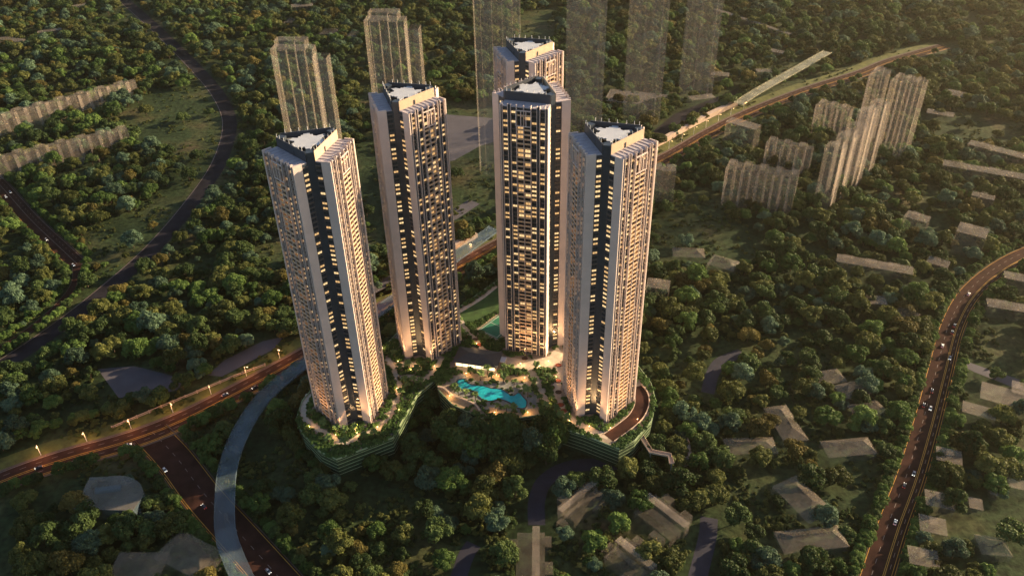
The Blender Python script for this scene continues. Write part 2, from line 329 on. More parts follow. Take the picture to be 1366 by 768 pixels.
# clubhouse
A, B_ = g(606, 488, 0), g(662, 496, 0); ax = (B_-A)/np.linalg.norm(B_-A); ay = np.array([-ax[1], ax[0]]); LN = np.linalg.norm(B_-A); DP = 17
club = thing('clubhouse', 'clubhouse with dark hipped roof and glowing glass front beside pool', 'clubhouse', (A[0], A[1], 0), math.atan2(ax[1], ax[0]))
b = MB(); b.prism([(.5, .5), (LN-.5, .5), (LN-.5, DP), (.5, DP)], .004, 4.6); b.build('wall', M['wall'], club)
for k in range(6):
    b = MB(); u = 1.2+k*(LN-2.2)/6; b.box((u+(LN-2.2)/12-.1, .47), (LN-2.2)/6-.5, .12, .4, 4.3); b.build('window', M['cream'], club)
b = MB(); e = [(-1, -1.2, 4.6), (LN+1, -1.2, 4.6), (LN+1, DP+1, 4.6), (-1, DP+1, 4.6)]; r1, r2 = (LN*.3, DP*.5, 8.2), (LN*.62, DP*.5, 8.2)
b.face([e[0], e[1], r2, r1]); b.face([e[1], e[2], r2]); b.face([e[2], e[3], r1, r2]); b.face([e[3], e[0], r1]); b.face([e[3], e[2], e[1], e[0]]); b.build('roof', M['slate'], club)
c = g(669, 485, 0); b = MB(); kio = thing('pavilion', 'small square pavilion with pale flat roof right of clubhouse', 'pavilion', (c[0], c[1], 0), math.atan2(ax[1], ax[0]))
b.box((0, 0), 7, 6, 4.0, 4.5); b.build('roof', M['lightroof'], kio)
for sx in (-3, 3):
    for sy in (-2.5, 2.5): b = MB(); b.box((sx, sy), .35, .35, .004, 4.0); b.build('post', M['wall'], kio)
# zigzag ramp to the right of the podium
zz = thing('footbridge', 'zigzag pinkish stepped walkway dropping from the podium into trees', 'walkway')
ZL = [np.array(g(x, y, -6)) for x, y in [(826, 583), (843, 578), (852, 576), (858, 586), (868, 602), (893, 607), (896, 618)]]
b = MB(); wallstrip(b, ZL, -1.7, 1.7, -6.4, -6); b.build('deck', M['wall'], zz)
for s in (-1, 1):
    b = MB(); wallstrip(b, ZL, s*1.5, s*1.7, -6, -4.9); b.build('railing', M['wall'], zz)
for p in ZL[1:]: b = MB(); b.box(p, .6, .6, GZ-.3, -6.4); b.build('post', M['concrete'], zz)
wk = thing('garden_walkway', 'pinkish straight walkway right of the zigzag walkway', 'walkway')
ZL = [np.array(g(x, y, -12)) for x, y in [(896, 618), (906, 615), (921, 610), (917, 590), (914, 582)]]
b = MB(); wallstrip(b, ZL, -1.3, 1.3, GZ-.3, -12); b.build('deck', M['wall'], wk)
for s in (-1, 1): b = MB(); wallstrip(b, ZL, s*1.1, s*1.3, -12, -11); b.build('railing', M['wall'], wk)

# ------------------------------------------------------------------ towers
AA, WW, WB, RF, TOPZ, FL, NF = 21.1, 16.1, 15.5, 20.2, 200.0, 3.25, 60
BN = [R(-60), R(60), R(180)]
def P(k, u, r): n = BN[k]; return (math.cos(n)*r-math.sin(n)*u, math.sin(n)*r+math.cos(n)*u)
def bbox(mb, k, u0, u1, r0, r1, z0, z1, m=0):
    mb.prism([P(k, u0, r0), P(k, u0, r1), P(k, u1, r1), P(k, u1, r0)][::-1], z0, z1, m)
bodypoly = []
for k, c in ((0, R(0)), (1, R(120)), (2, R(240))):
    bodypoly += [P(k, -WB, RF), P(k, WB, RF)]
    bodypoly.append((2/math.sqrt(3)*WB*math.cos(c), 2/math.sqrt(3)*WB*math.sin(c)))
def tower_meshes():
    T = {}
    b = MB(); b.prism(bodypoly, -.5, 199.6)
    for k in range(3):                                  # floor bands belong to the wall
        for f in range(NF+1):
            z = 2.6+f*FL
            for u0, u1 in ((-14.08, -10.78), (-8.53, -5.0), (5.0, 8.53), (10.78, 14.08)): bbox(b, k, u0, u1, RF-.1, 20.95, z, z+.32, 1)
            for s in (-1, 1): u0, u1 = sorted((s*(WB-.1), s*(WB+.35))); bbox(b, k, u0, u1, 11.4, 15.35, z, z+.32, 1)
    T['body'] = b.mesh('wall', [M['navy'], M['slab']])
    T['end_wall'] = []
    for k in range(3):
        for s in (-1, 1):
            b = MB(); u0, u1 = sorted((s*(WB-.2), s*WW)); bbox(b, k, u0, u1, 15.4, AA+.25, -.4, 200.9); T['end_wall'].append(b.mesh('end_wall', M['beige']))
    T['fin'] = []
    for k in range(3):
        for u, wd, r1, z1, m in ((-15.0, 1.2, 20.9, 200.2, 'navy'), (15.0, 1.2, 20.9, 200.2, 'navy'), (-9.65, 1.5, 21.2, 201.2, 'navy'), (9.65, 1.5, 21.2, 201.2, 'navy'),
                           (-14.25, .32, 21.7, 201.8, 'beige'), (14.25, .32, 21.7, 201.8, 'beige'), (-10.6, .35, 21.7, 201.8, 'beige'), (10.6, .35, 21.7, 201.8, 'beige'), (-8.7, .32, 21.7, 201.8, 'beige'), (8.7, .32, 21.7, 201.8, 'beige'),
                           (-4.8, .4, 22.1, 201.8, 'beige'), (4.8, .4, 22.1, 201.8, 'beige'), (0, .3, 22.15, 201.8, 'beige')):
            b = MB(); bbox(b, k, u-wd/2, u+wd/2, RF-.1, r1, .0, z1); T['fin'].append(b.mesh('fin', M[m]))
    b = MB()
    for k in range(3): bbox(b, k, -15.2, 15.2, 11.75, 20.9, 199.6+.01*k, 200.2+.01*k)
    for k in range(3):
        for u in (-11.5, -8, -4.5, -1, 2.5, 6, 9.5, 12.8): bbox(b, k, u-.15, u+.15, 12.2, 20.7, 200.21, 200.55 if k == 1 else 200.4)
    T['roof'] = b.mesh('roof', M['roof'])
    T['parapet'] = []
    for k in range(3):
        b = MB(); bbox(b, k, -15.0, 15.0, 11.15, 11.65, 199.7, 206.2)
        T['parapet'].append(b.mesh('parapet', M['sunlit_parapet' if k == 1 else 'parapet']))  # sunlight painted in: sun-facing parapet peach, the shaded ones dark
    T['roof_door'] = []
    for k in range(3): b = MB(); bbox(b, k, -3 if k else 1.5, -1.8 if k else 3.2, 11.66, 11.9, 200.4, 203.4); T['roof_door'].append(b.mesh('roof_door', M['navy']))
    T['pier'] = []
    for c in (0, 120, 240):
        ca, sa = math.cos(R(c)), math.sin(R(c)); b = MB()
        b.prism([(x*ca-y*sa, x*sa+y*ca) for x, y in ((14.5, -2.0), (18.9, -2.0), (18.9, 2.0), (14.5, 2.0))], -.45, 205.6); T['pier'].append(b.mesh('pier', M['navy']))
    b = MB(); b.prism([(21*math.cos(R(c)), 21*math.sin(R(c))) for c in (0, 120, 240)], 199.5, 200.02)
    b = MB(); tri = [P(0, -14, 11.1), P(0, 14, 11.1), P(1, -14, 11.1), P(1, 14, 11.1), P(2, -14, 11.1), P(2, 14, 11.1)]; b.prism(tri, 199.65, 200.5); T['roof_well'] = b.mesh('roof_well', M['well'])
    pts = []
    for k, c in ((0, -60), (1, 60), (2, 180)):
        pts += [P(k, u, r) for u, r in ((-5.6, 5.4), (-3.6, 6.6), (-3.6, 8.6), (-1.9, 8.6), (-1.9, 10.9), (1.9, 10.9), (1.9, 9.0), (3.4, 9.0), (3.4, 7.4), (5.0, 7.4), (5.0, 5.9))]
        c = R(c+60)
        pts += [(d*math.cos(c)-e*math.sin(c), d*math.sin(c)+e*math.cos(c)) for d, e in ((7.6, -2.2), (10.6, -1.6), (10.6, .6), (12.6, .9), (8.6, 2.0))]
    b = MB(); b.prism(pts, 204.0, 204.6); T['canopy'] = b.mesh('roof_canopy', M['canopy'])
    T['plant'] = []
    for k in range(3):
        for u, wd, h in ((-11, 3, 2.2), (9.5, 4, 2.8)):
            b = MB(); bbox(b, k, u-wd/2, u+wd/2, 7.6, 9.8, 200.5, 200.5+h); T['plant'].append(b.mesh('plant_room', M['concrete']))
    T['post'] = []
    for k in range(3):
        for u in (-14, -11, -6.5, -1, 4, 8.5, 12):
            x, y = P(k, u, 11.4); b = MB(); b.tube((x, y, 206.2), (x, y, 208.4), .16, .12, 6); T['post'].append(b.mesh('roof_post', M['white']))
    T['frame'] = []
    for k in range(3):
        b = MB(); bbox(b, k, -5.2, 5.2, 21.7, 22.4, 197.9, 198.5); bbox(b, k, -5.2, 5.2, 21.7, 22.4, 187.4, 187.9)
        for u in (-5.0, -1.7, 1.7, 5.0): bbox(b, k, u-.25, u+.25, 21.75, 22.35, 187.9, 197.9)
        T['frame'].append(b.mesh('penthouse_frame', M['beige']))
    return T
TM = tower_meshes()
TLAB = ['front left tower, its open corner facing the camera and foot lit gold', 'rear left tower standing behind the front left one and left of clubhouse', 'centre tower turned with one flat windowed face to the front',
        'front right tower beside the curved brown driveway', 'rearmost tower of which only the top shows above centre tower']
def win(mb, k, face, a, z, state, wd, ht):
    # face 0: on the long facade at u=a; face +-1: on the end walls at r=a
    for j in (-1, 1):
        c = a+j*wd/4; h = wd/4-.09
        if face == 0: bbox(mb, k, c-h, c+h, RF-.05, RF+.06, z, z+ht, state)
        else: u0, u1 = sorted((face*(WB-.05), face*(WB+.06))); bbox(mb, k, u0, u1, c-h, c+h, z, z+ht, state)
def balcony(mb, k, u0, u1, z):
    bbox(mb, k, u0, u1, RF-.05, 21.95, z, z+.28); bbox(mb, k, u0, u1, 21.8, 21.95, z+.28, z+1.25); bbox(mb, k, u0, u0+.14, RF, 21.8, z+.28, z+1.25); bbox(mb, k, u1-.14, u1, RF, 21.8, z+.28, z+1.25)
def make_tower(i):
    x, y, th = TW[i]; rnd = random.Random(100+i); th = R(th)
    t = thing('residential_tower', 'tall beige residential '+TLAB[i], 'tower', (x, y, 0), th, 'residential towers on the podium')
    for k_, nm in (('body', 'wall'), ('roof', 'roof'), ('roof_well', 'roof_well'), ('canopy', 'roof_canopy')): link(nm, TM[k_], t)
    for k_, nm in (('end_wall', 'end_wall'), ('fin', 'fin'), ('roof_door', 'roof_door'), ('parapet', 'parapet'), ('pier', 'pier'), ('plant', 'plant_room'), ('post', 'roof_post'), ('frame', 'penthouse_frame')):
        for me in TM[k_]: link(nm, me, t)
    def score(k, nang, px, py, z):                       # how large a facing patch shows in the photograph
        wx = x+px*math.cos(th)-py*math.sin(th); wy = y+px*math.sin(th)+py*math.cos(th)
        d = np.array([-wx, -wy, CAM_Z-z]); L = np.linalg.norm(d); a = nang+th
        return (math.cos(a)*d[0]+math.sin(a)*d[1])/L**3
    ws, bs = [], []
    for k in range(3):
        # a flat that is at home lights a few adjoining windows
        for f in range(NF):
            z = 2.6+f*FL+1.05
            home = [rnd.random() < .74 for _ in range(3)]
            for j, (u, wd) in enumerate(((-12.43, 3.2), (-6.76, 3.4), (-2.4, 3.8), (2.4, 3.8), (6.76, 3.4), (12.43, 3.2))):
                pl = (.72 if home[j//2] else .16)*(.75 if 2 <= j <= 3 else 1)
                st = 0 if rnd.random() > pl else (1 if rnd.random() < .65 else 2); ht = 2.0 if j in (2, 3) else 1.45
                cx, cy = P(k, u, RF); ws.append((score(k, BN[k], cx, cy, z), k, 0, u, z-(.6 if j in (2, 3) else 0), st, wd, ht))
            for s in (-1, 1):
                st = 0 if rnd.random() > .56 else (1 if rnd.random() < .5 else 2); cx, cy = P(k, s*WB, 13.3)
                ws.append((score(k, BN[k]+s*math.pi/2, cx, cy, z), k, s, 13.3, z+.15, st, 3.0, 1.35))
            if f < NF:
                for u0, u1 in ((-4.55, -.2), (.2, 4.55)):
                    if f >= NF-3 and f < NF-1: continue
                    cx, cy = P(k, (u0+u1)/2, 22); bs.append((score(k, BN[k], cx, cy, z), k, u0, u1, 2.6+f*FL))
    ws.sort(reverse=True); bs.sort(reverse=True); gm = [M['glass'], M['lit'], M['lit2']]
    for q in ws[:100]: b = MB(); win(b, *q[1:]); b.build('window', gm, t)
    b = MB()
    for q in ws[100:]: win(b, *q[1:])
    b.build('windows', gm, t, kind='stuff')
    for q in bs[:100]: b = MB(); balcony(b, *q[1:]); b.build('balcony', M['balc'], t)
    b = MB()
    for q in bs[100:]: balcony(b, *q[1:])
    b.build('balconies', M['balc'], t, kind='stuff')
for i in range(5): make_tower(i)
def lamp(x, y, z, p, col=(1, .6, .25), r=.4, parent=None):
    l = bpy.data.lights.new('lamp_light', 'POINT'); l.energy = p; l.color = col; l.shadow_soft_size = r
    o = bpy.data.objects.new('lamp_light', l); COL.objects.link(o); o.location = (x, y, z); o.parent = parent; return o
# garden lamps round the tower feet and pool
GL = []
for i in range(4):
    x, y, th = TW[i]
    for a, d in ((0, 33), (60, 36), (-60, 36), (25, 34), (-25, 34), (180, 34)):
        an = R(th+a); GL.append((x+d*math.cos(an), y+d*math.sin(an), 1, ['front left', 'rear left', 'centre', 'front right'][i], a))
for px in ((622, 500), (662, 502), (700, 506), (660, 552), (704, 552), (600, 530), (720, 490), (742, 505), (548, 495), (530, 520), (636, 460), (700, 470)): p = g(*px, 0); GL.append((p[0], p[1], 480, '', 0))
GLN = ['left of pool head', 'in front of clubhouse windows', 'at right end of the timber strip', 'on lower timber terrace', 'at the right tip of lower timber terrace', 'on the curved wall terrace', 'on wide paving below centre tower', 'beside the oval planters', 'in garden between the left towers', 'beside the path right of front left tower', 'above the clubhouse roof', 'at the foot of centre tower']
AN = {0: 'its open corner', 60: 'the middle of its right face', -60: 'the middle of its left face', 25: 'the right jamb of its corner', -25: 'the left jamb of its corner', 180: 'its rear face'}
for j, (x, y, p, nm, a) in enumerate(GL):
    lab = f'bollard lamp by {nm} tower facing {AN[a]}' if nm else f'bollard lamp {GLN[j-24]}'
    t = thing('garden_lamp', lab, 'lamp', (x, y, 0), 0, 'garden lamps on the podium')
    b = MB(); b.tube((0, 0, 0), (0, 0, 1.6), .14, .1, 6); b.build('post', M['metal'], t)
    b = MB(); b.tube((0, 0, 1.6), (0, 0, 2.0), .26, .2, 8); b.build('lamp_head', M['lampglow'], t)
    if nm:                                              # uplight washing the tower foot
        l = bpy.data.lights.new('uplight', 'SPOT'); l.energy = 13000; l.color = (1, .56, .24); l.spot_size = R(74); l.spot_blend = 1; l.shadow_soft_size = .5
        o = bpy.data.objects.new('uplight', l); COL.objects.link(o); o.parent = t; o.location = (0, 0, 2.6)
        i = ['front left', 'rear left', 'centre', 'front right'].index(nm); o.rotation_euler = (Vector((x, y, 2.6))-Vector((TW[i][0]*.4+x*.6, TW[i][1]*.4+y*.6, 27))).to_track_quat('Z', 'Y').to_euler()
        lamp(0, 0, 2.8, 380, (1, .58, .24), .6, t)
    else: lamp(0, 0, 2.8, p, (1, .58, .24), .6, t)

# ------------------------------------------------------------------ translucent neighbouring buildings
EXC = []                                               # footprints kept free of trees
def rect(p0, p1, depth, z):
    a, b = g(*p0, z), g(*p1, z); d = (b-a); L = np.linalg.norm(d); d = d/L
    return a, math.atan2(d[1], d[0]), L, depth
def ghost(kind, p0, p1, depth, h, label, cat='building', keep=False, **kw):
    zt = GZ+h*(.62 if kind in ('hip', 'gable') else 1); a, ang, L, D = rect(p0, p1, depth, zt)
    ca, sa = math.cos(ang), math.sin(ang)
    fp = [(a[0]+ca*u-sa*v, a[1]+sa*u+ca*v) for u, v in ((0, 0), (L, 0), (L, D), (0, D))]
    if not keep: EXC.append(fp)
    t = thing({'hip': 'house', 'gable': 'house', 'villa': 'house'}.get(kind, 'apartment_block'), label, cat, (a[0], a[1], GZ), ang, 'translucent neighbouring buildings')
    if kind in ('hip', 'gable'):
        e = h*.62; b = MB(); b.prism([(0, 0), (L, 0), (L, D), (0, D)], -.3, e); b.build('wall', GW, t)
        q = min(D*.5, L*.3) if kind == 'hip' else 0; E_ = [(-.6, -.6, e+.02), (L+.6, -.6, e+.02), (L+.6, D+.6, e+.02), (-.6, D+.6, e+.02)]
        r1, r2 = (q, D/2, h+1.5), (L-q, D/2, h+1.5)
        b = MB(); b.face([E_[0], E_[1], r2, r1]); b.face([E_[1], E_[2], r2]); b.face([E_[2], E_[3], r1, r2]); b.face([E_[3], E_[0], r1]); b.build('roof', GR, t)
    elif kind == 'slab':
        b = MB(); b.prism([(0, 0), (L, 0), (L, D), (0, D)], -.3, h-.4); b.build('wall', GW, t)
        b = MB(); b.prism([(-.3, -.3), (L+.3, -.3), (L+.3, D+.3), (-.3, D+.3)], h-.39, h); b.build('roof', GR, t)
        for u in kw.get('cores', (.45,)):
            b = MB(); b.box((L*u, D*.55), min(L*.3, 9), D*.45, h+.003, h+2.5); b.build('roof_core', GR, t)
    elif kind == 'villa':                               # low body, raised ridge bar, small blocks on the far side
        def blk(nm, u0, u1, v0, v1, z0, z1, mw, mr):
            pl = [(L*u0, D*v0), (L*u1, D*v0), (L*u1, D*v1), (L*u0, D*v1)]
            b = MB(); b.prism(pl, z0, z1); b.f = b.f[2:]; b.m = b.m[2:]; o = b.build(nm, mw, t); b = MB(); b.face([(*q, z1) for q in pl]); b.build('roof', mr, o)
        blk('wall', 0, 1, 0, .55, -.3, h*.72, GW, GM); blk('ridge_block', -.06, 1.06, .553, .82, -.3, h*1.1, GW, GF); blk('rear_block', .02, .98, .823, 1.0, -.3, h*.86, GW, GR)
        blk('wing', .16, .40, 1.003, 1.28, -.3, h*.92, GW, GR); blk('wing', .70, .92, 1.003, 1.24, -.3, h*.8, GW, GR); blk('wing', -.22, -.063, .2, .6, -.3, h*.55, GW, GR)
        blk('wing', .58, .9, -.26, -.003, -.3, h*.6, GW, GR)
    elif kind == 'comb':                                # long block with projecting bays
        n = kw.get('n', 8); st = L/n; lo, hi = [], []
        for k in range(n):
            o = min(D*.3, st*.6) if k % 2 else 0
            lo += [(k*st+.05, o), (k*st+st-.05, o)]; hi += [(k*st+.05, D-o), (k*st+st-.05, D-o)]
        out = lo+hi[::-1]; b = MB(); b.prism(out, -.3, h-.3); b.f = b.f[2:]; b.m = b.m[2:]; b.build('wall', GS, t)
        b = MB(); b.face([(*q, h-.29) for q in out]); b.build('roof', GR, t)
        for k in range(n):
            o = min(D*.3, st*.6) if k % 2 else 0
            b = MB(); b.box((k*st+st*.16, o-.25), st*.3, .4, -.3, h+.4); b.build('fin', GF, t)
            if k % 2 == 0: b = MB(); b.prism([(k*st+st*.2, D*.35), (k*st+st*.8, D*.35), (k*st+st*.8, D*.75), (k*st+st*.2, D*.75)], h-.28, h+1.8); b.build('roof_core', GR, t)
    elif kind == 'tower':
        segs = kw.get('segs', ((0, 1, 0, 1, 1),))
        for u0, u1, v0, v1, hf in segs:
            b = MB(); b.prism([(L*u0, D*v0), (L*u1, D*v0), (L*u1, D*v1), (L*u0, D*v1)], -.3, h*hf); b.build('shaft', kw.get('m', GT), t)
    return t
def gtower(cx, cy, wd, depth, h, label, slim=None, rot=0):
    c = g(cx, cy); a = c-np.array([wd/2*math.cos(rot), wd/2*math.sin(rot)])
    t = thing('apartment_tower', label, 'tower', (a[0], a[1], GZ), rot, 'translucent apartment towers behind')
    W_ = wd; o = [(0, 4), (.16*W_, 4), (.16*W_, 0), (.40*W_, 0), (.40*W_, 5), (.62*W_, 5), (.62*W_, 0), (.84*W_, 0), (.84*W_, 6), (W_, 6), (W_, depth), (0, depth)]
    for nm, pl, z1 in (('shaft', o, h*.93), ('upper_shaft', [(.12*W_, 6), (.62*W_, 6), (.62*W_, 2), (.86*W_, 2), (.86*W_, depth-2), (.12*W_, depth-2)], h)):
        z0 = -.3 if nm == 'shaft' else h*.93+.003
        b = MB(); b.prism(pl, z0, z1); b.f = b.f[2:]; b.m = b.m[2:]; b.build(nm, GT, t)
        b = MB(); b.face([(*q, z1) for q in pl]); b.build('roof', GT, t)
    for u, y0, wf in ((.40, -.3, .5), (.84, -.3, 1.6), (1.0, 5.7, .7), (.62, -.3, .5)):
        b = MB(); b.box((u*W_-wf/2, y0), wf, .4, -.3, h*.93); b.build('fin', GE, t)
    if slim:
        x0, x1, f = slim; b = MB(); b.prism([(x0*W_, -8), (x1*W_, -12), (x1*W_, 6), (x0*W_, 8)], -.3, h*f); b.f = b.f[2:]; b.m = b.m[2:]; b.build('slab', GT, t)
        b = MB(); b.prism([((x1-.14)*W_, -12.4), (x1*W_+.2, -12.6), (x1*W_+.2, -12.1), ((x1-.14)*W_, -11.9)], -.3, h*f); b.build('fin', GE, t)
    return t
SEG1 = (1.06, 1.42, .9); TSEG = None
gtower(410, 206, 46, 22, 132, 'translucent tower behind front left tower with a slim second slab', SEG1, R(-4))
gtower(524, 160, 48, 24, 132, 'translucent tower rising behind rear left tower with slanted slim slab', SEG1, R(-6))
gtower(668, 236, 46, 24, 232, 'faint translucent tower left of rearmost tower crossing the lilac lot', TSEG, R(-2))
gtower(777, 186, 44, 24, 232, 'translucent tower rising between rearmost tower and front right tower', TSEG, R(-4))
gtower(855, 172, 44, 24, 232, 'translucent tower over the pale mall roof behind front right tower', TSEG, R(-5))
gtower(928, 132, 42, 24, 232, 'translucent tower farthest right of the tall see-through row', TSEG, R(-6))
# right: striped towers
ghost('comb', (1159, 100), (1180, 104), 34, 90, 'tall striped translucent tower, dark left half of the pair by red road end', 'tower', True, n=2)
ghost('comb', (1188, 107), (1229, 116), 30, 90, 'tall striped translucent tower, bright right half of the pair by red road end', 'tower', True, n=6)
ghost('comb', (1164, 152), (1188, 136), 15, 86, 'taller striped translucent tower stepping up behind the front one', 'tower', True, n=3)
ghost('comb', (1124, 200), (1160, 166), 17, 70, 'stepped striped translucent tower nearest the front of right group', 'tower', True, n=5)
ghost('comb', (1088, 140), (1132, 150), 24, 38, 'low striped translucent block left of the tall striped pair', 'building', True, n=6)
ghost('comb', (968, 224), (1063, 240), 24, 42, 'long low striped translucent block right of the highway', 'building', True, n=9)
ghost('comb', (1022, 190), (1082, 202), 20, 30, 'dim low striped block behind the long striped one', 'building', True, n=6)
ghost('slab', (968, 162), (1007, 173), 16, 32, 'translucent cube beside the highway lamps', 'building', True, cores=())
ghost('tower', (870, 226), (902, 228), 16, 44, 'narrow translucent block peeping out right of front right tower', 'building', True, segs=((0, .4, 0, 1, 1), (.41, .6, .1, .9, .95), (.61, 1, 0, 1, .98)), m=GS)
ghost('slab', (862, 382), (892, 386), 14, 20, 'translucent block with stepped top right of front right tower', 'building', True)
ghost('hip', (943, 352), (978, 362), 18, 10, 'bright pyramid-roofed translucent house in the open field', 'house')
ghost('hip', (898, 342), (940, 344), 16, 8, 'dim translucent house just left of the pyramid-roofed house', 'house')
ghost('slab', (1116, 348), (1218, 366), 13, 13, 'long low translucent slab in the right woods', cores=(.15, .45, .75))
ghost('slab', (1206, 288), (1236, 297), 14, 22, 'square translucent block with roof box left of the larger square block', cores=(.4,))
ghost('slab', (1276, 308), (1315, 318), 20, 24, 'large square translucent block right of the woods clearing', cores=(.3,))
ghost('slab', (1296, 260), (1326, 267), 10, 16, 'small translucent block below the two long slabs', cores=(.5,))
ghost('slab', (1258, 220), (1372, 240), 14, 14, 'long translucent slab, lower of two at right edge', cores=(.2, .6))
ghost('slab', (1291, 192), (1375, 214), 14, 14, 'long translucent slab, upper of two at right edge', cores=(.25,))
ghost('slab', (1236, 349), (1264, 357), 12, 10, 'small translucent block right of the long low slab', cores=(.4,))
ghost('slab', (1236, 150), (1272, 156), 14, 8, 'flat pale translucent slab in the far right clearing', cores=())
ghost('slab', (1260, 124), (1286, 130), 18, 10, 'pale translucent block in trees above the far clearing', cores=())
ghost('hip', (1137, 127), (1154, 130), 12, 10, 'tiny far translucent house left of striped pair', 'house')
ghost('gable', (1194, 421), (1221, 430), 14, 10, 'lone translucent gabled house near the right road bend', 'house')
ghost('slab', (1140, 403), (1184, 406), 12, 8, 'dim low translucent block in trees left of the lone gabled house', cores=(.4,))
# right: houses
ghost('hip', (1096, 514), (1130, 508), 15, 9, 'translucent hipped house, upper wing of the stepped trio', 'house')
ghost('hip', (1128, 532), (1162, 524), 15, 11, 'translucent hipped house in the middle of the stepped trio', 'house')
ghost('hip', (1144, 558), (1184, 550), 14, 9, 'translucent hipped house lowest of the stepped trio', 'house')
ghost('hip', (1078, 586), (1048, 540), 17, 10, 'bright long translucent gabled house left of the stepped trio', 'house')
ghost('hip', (972, 606), (1038, 604), 15, 8, 'translucent hipped house among rust trees left of the pair', 'house')
ghost('hip', (1106, 610), (1170, 604), 15, 10, 'translucent hipped house with dark lawn below, right of centre', 'house')
ghost('hip', (1112, 682), (1062, 634), 20, 12, 'largest translucent gabled house on the lawn beside right road', 'house')
ghost('hip', (1046, 738), (1132, 728), 16, 10, 'lowest translucent hipped house on the lawn beside right road', 'house')
# bottom villas
ghost('villa', (766, 692), (808, 656), 15, 10, 'translucent villa with slanted ridge inside the lane loop', 'house')
ghost('villa', (846, 678), (894, 716), 20, 11, 'translucent stepped villa right of the lane loop', 'house')
ghost('villa', (806, 738), (850, 774), 20, 10, 'translucent villa cut by the lower edge below the lane loop', 'house')
ghost('villa', (688, 776), (690, 706), -17, 10, 'translucent narrow villa at the lower edge left of the lane loop', 'house')
# bottom left
c = g(152, 655, GZ+10); rd = thing('round_hall', 'translucent bluish hall with a rounded corner below the highway', 'building', (c[0], c[1], GZ), 0, 'translucent neighbouring buildings')
pts = [(-21, -14), (18, -16)] + [(-4+24*math.cos(R(a)), -6+20*math.sin(R(a))) for a in range(0, 110, 12)] + [(-21, 13)]
b = MB(); b.prism(pts, -.3, 9.6); b.build('wall', GB, rd); b = MB(); b.prism(pts, 9.61, 10); b.build('roof', GR, rd)
b = MB(); b.box((-4, 1), 16, 4, 10.003, 12, R(8)); b.build('roof_core', GB, rd); EXC.append([(c[0]+x, c[1]+y) for x, y in pts])
ghost('hip', (205, 742), (268, 775), 22, 11, 'translucent hipped house behind a tree by the junction road', 'house')
ghost('hip', (140, 778), (208, 778), 22, 11, 'translucent hipped house cut by the lower edge at left', 'house')
# left
ghost('comb', (-12, 158), (182, 108), 15, 24, 'long ribbed translucent block, upper of two on the left', 'building', n=14)
ghost('comb', (-12, 214), (170, 172), 15, 24, 'long ribbed translucent block, lower of two on the left', 'building', n=13)
ghost('slab', (50, 44), (82, 40), 12, 10, 'small far translucent house in the top left woods', cores=())
ghost('slab', (-5, 52), (24, 56), 14, 9, 'dim translucent block at the top left edge', cores=())
ghost('slab', (98, 10), (120, 6), 14, 9, 'tiny far translucent block at the top edge left of grey road', cores=())
ghost('hip', (104, 218), (132, 214), 14, 7, 'dim translucent house below the ribbed blocks', 'house')
# top middle
ghost('hip', (378, 30), (408, 32), 18, 11, 'far translucent house at upper left of the see-through towers', 'house')
ghost('slab', (388, 10), (417, 8), 18, 12, 'far translucent block touching the top edge', cores=())
ghost('hip', (426, 46), (454, 44), 16, 10, 'far translucent house right of the first see-through tower top', 'house')
ghost('hip', (464, 50), (483, 48), 14, 12, 'far small translucent house beside the second see-through tower', 'house')
ghost('slab', (806, 134), (884, 142), 40, 9, 'wide low translucent mall roof behind front right tower', 'mall', True, cores=())
ghost('slab', (924, 134), (955, 130), 14, 12, 'pale pinkish translucent block behind the highway wall', cores=())
ghost('slab', (948, 100), (972, 102), 14, 14, 'far translucent block right of the tall see-through row', cores=(.5,))
ghost('slab', (1026, 68), (1046, 72), 12, 10, 'far translucent house above the ghost viaduct', cores=())
ghost('slab', (1010, 96), (1030, 96), 12, 10, 'pale translucent house left of the ghost viaduct', cores=())
ghost('slab', (950, 12), (1052, 46), 8, 10, 'long thin translucent block near the top edge', cores=())
# right edge
ghost('slab', (1308, 530), (1372, 548), 20, 8, 'flat translucent shed, upper of the overlapping sheds at right edge', cores=())
ghost('slab', (1284, 548), (1328, 560), 12, 8, 'flat translucent shed nearest the right road', cores=())
ghost('slab', (1350, 522), (1380, 530), 14, 9, 'translucent shed corner at the right edge behind the other sheds', cores=())
ghost('slab', (1318, 408), (1380, 418), 12, 11, 'translucent slab right of the road bend at the edge', cores=(.3,))
ghost('slab', (1340, 370), (1380, 378), 12, 9, 'translucent slab at the right edge above the road bend', cores=())
HS = ['translucent bungalow at the upper end of the row right of the road', 'translucent bungalow second down the row right of the road', 'translucent bungalow third down the row right of the road', 'translucent bungalow at the lower end of the row right of the road']
for (p0, p1), l in zip((((1250, 612), (1284, 620)), ((1236, 672), (1274, 680)), ((1228, 706), (1264, 714)), ((1214, 750), (1254, 758))), HS): ghost('slab', p0, p1, 13, 8, l, 'house', cores=(.5,))
ghost('hip', (1310, 738), (1350, 742), 14, 9, 'translucent house among trees at the lower right corner', 'house')
ghost('slab', (1294, 676), (1312, 680), 9, 6, 'small pale translucent shed in the lower right clearing', 'shed', cores=())
ghost('slab', (1322, 658), (1332, 660), 6, 6, 'tiny pale translucent shed beside the lower right clearing', 'shed', cores=())
ghost('slab', (1346, 648), (1380, 656), 12, 8, 'translucent block at right edge in the lower right woods', cores=())
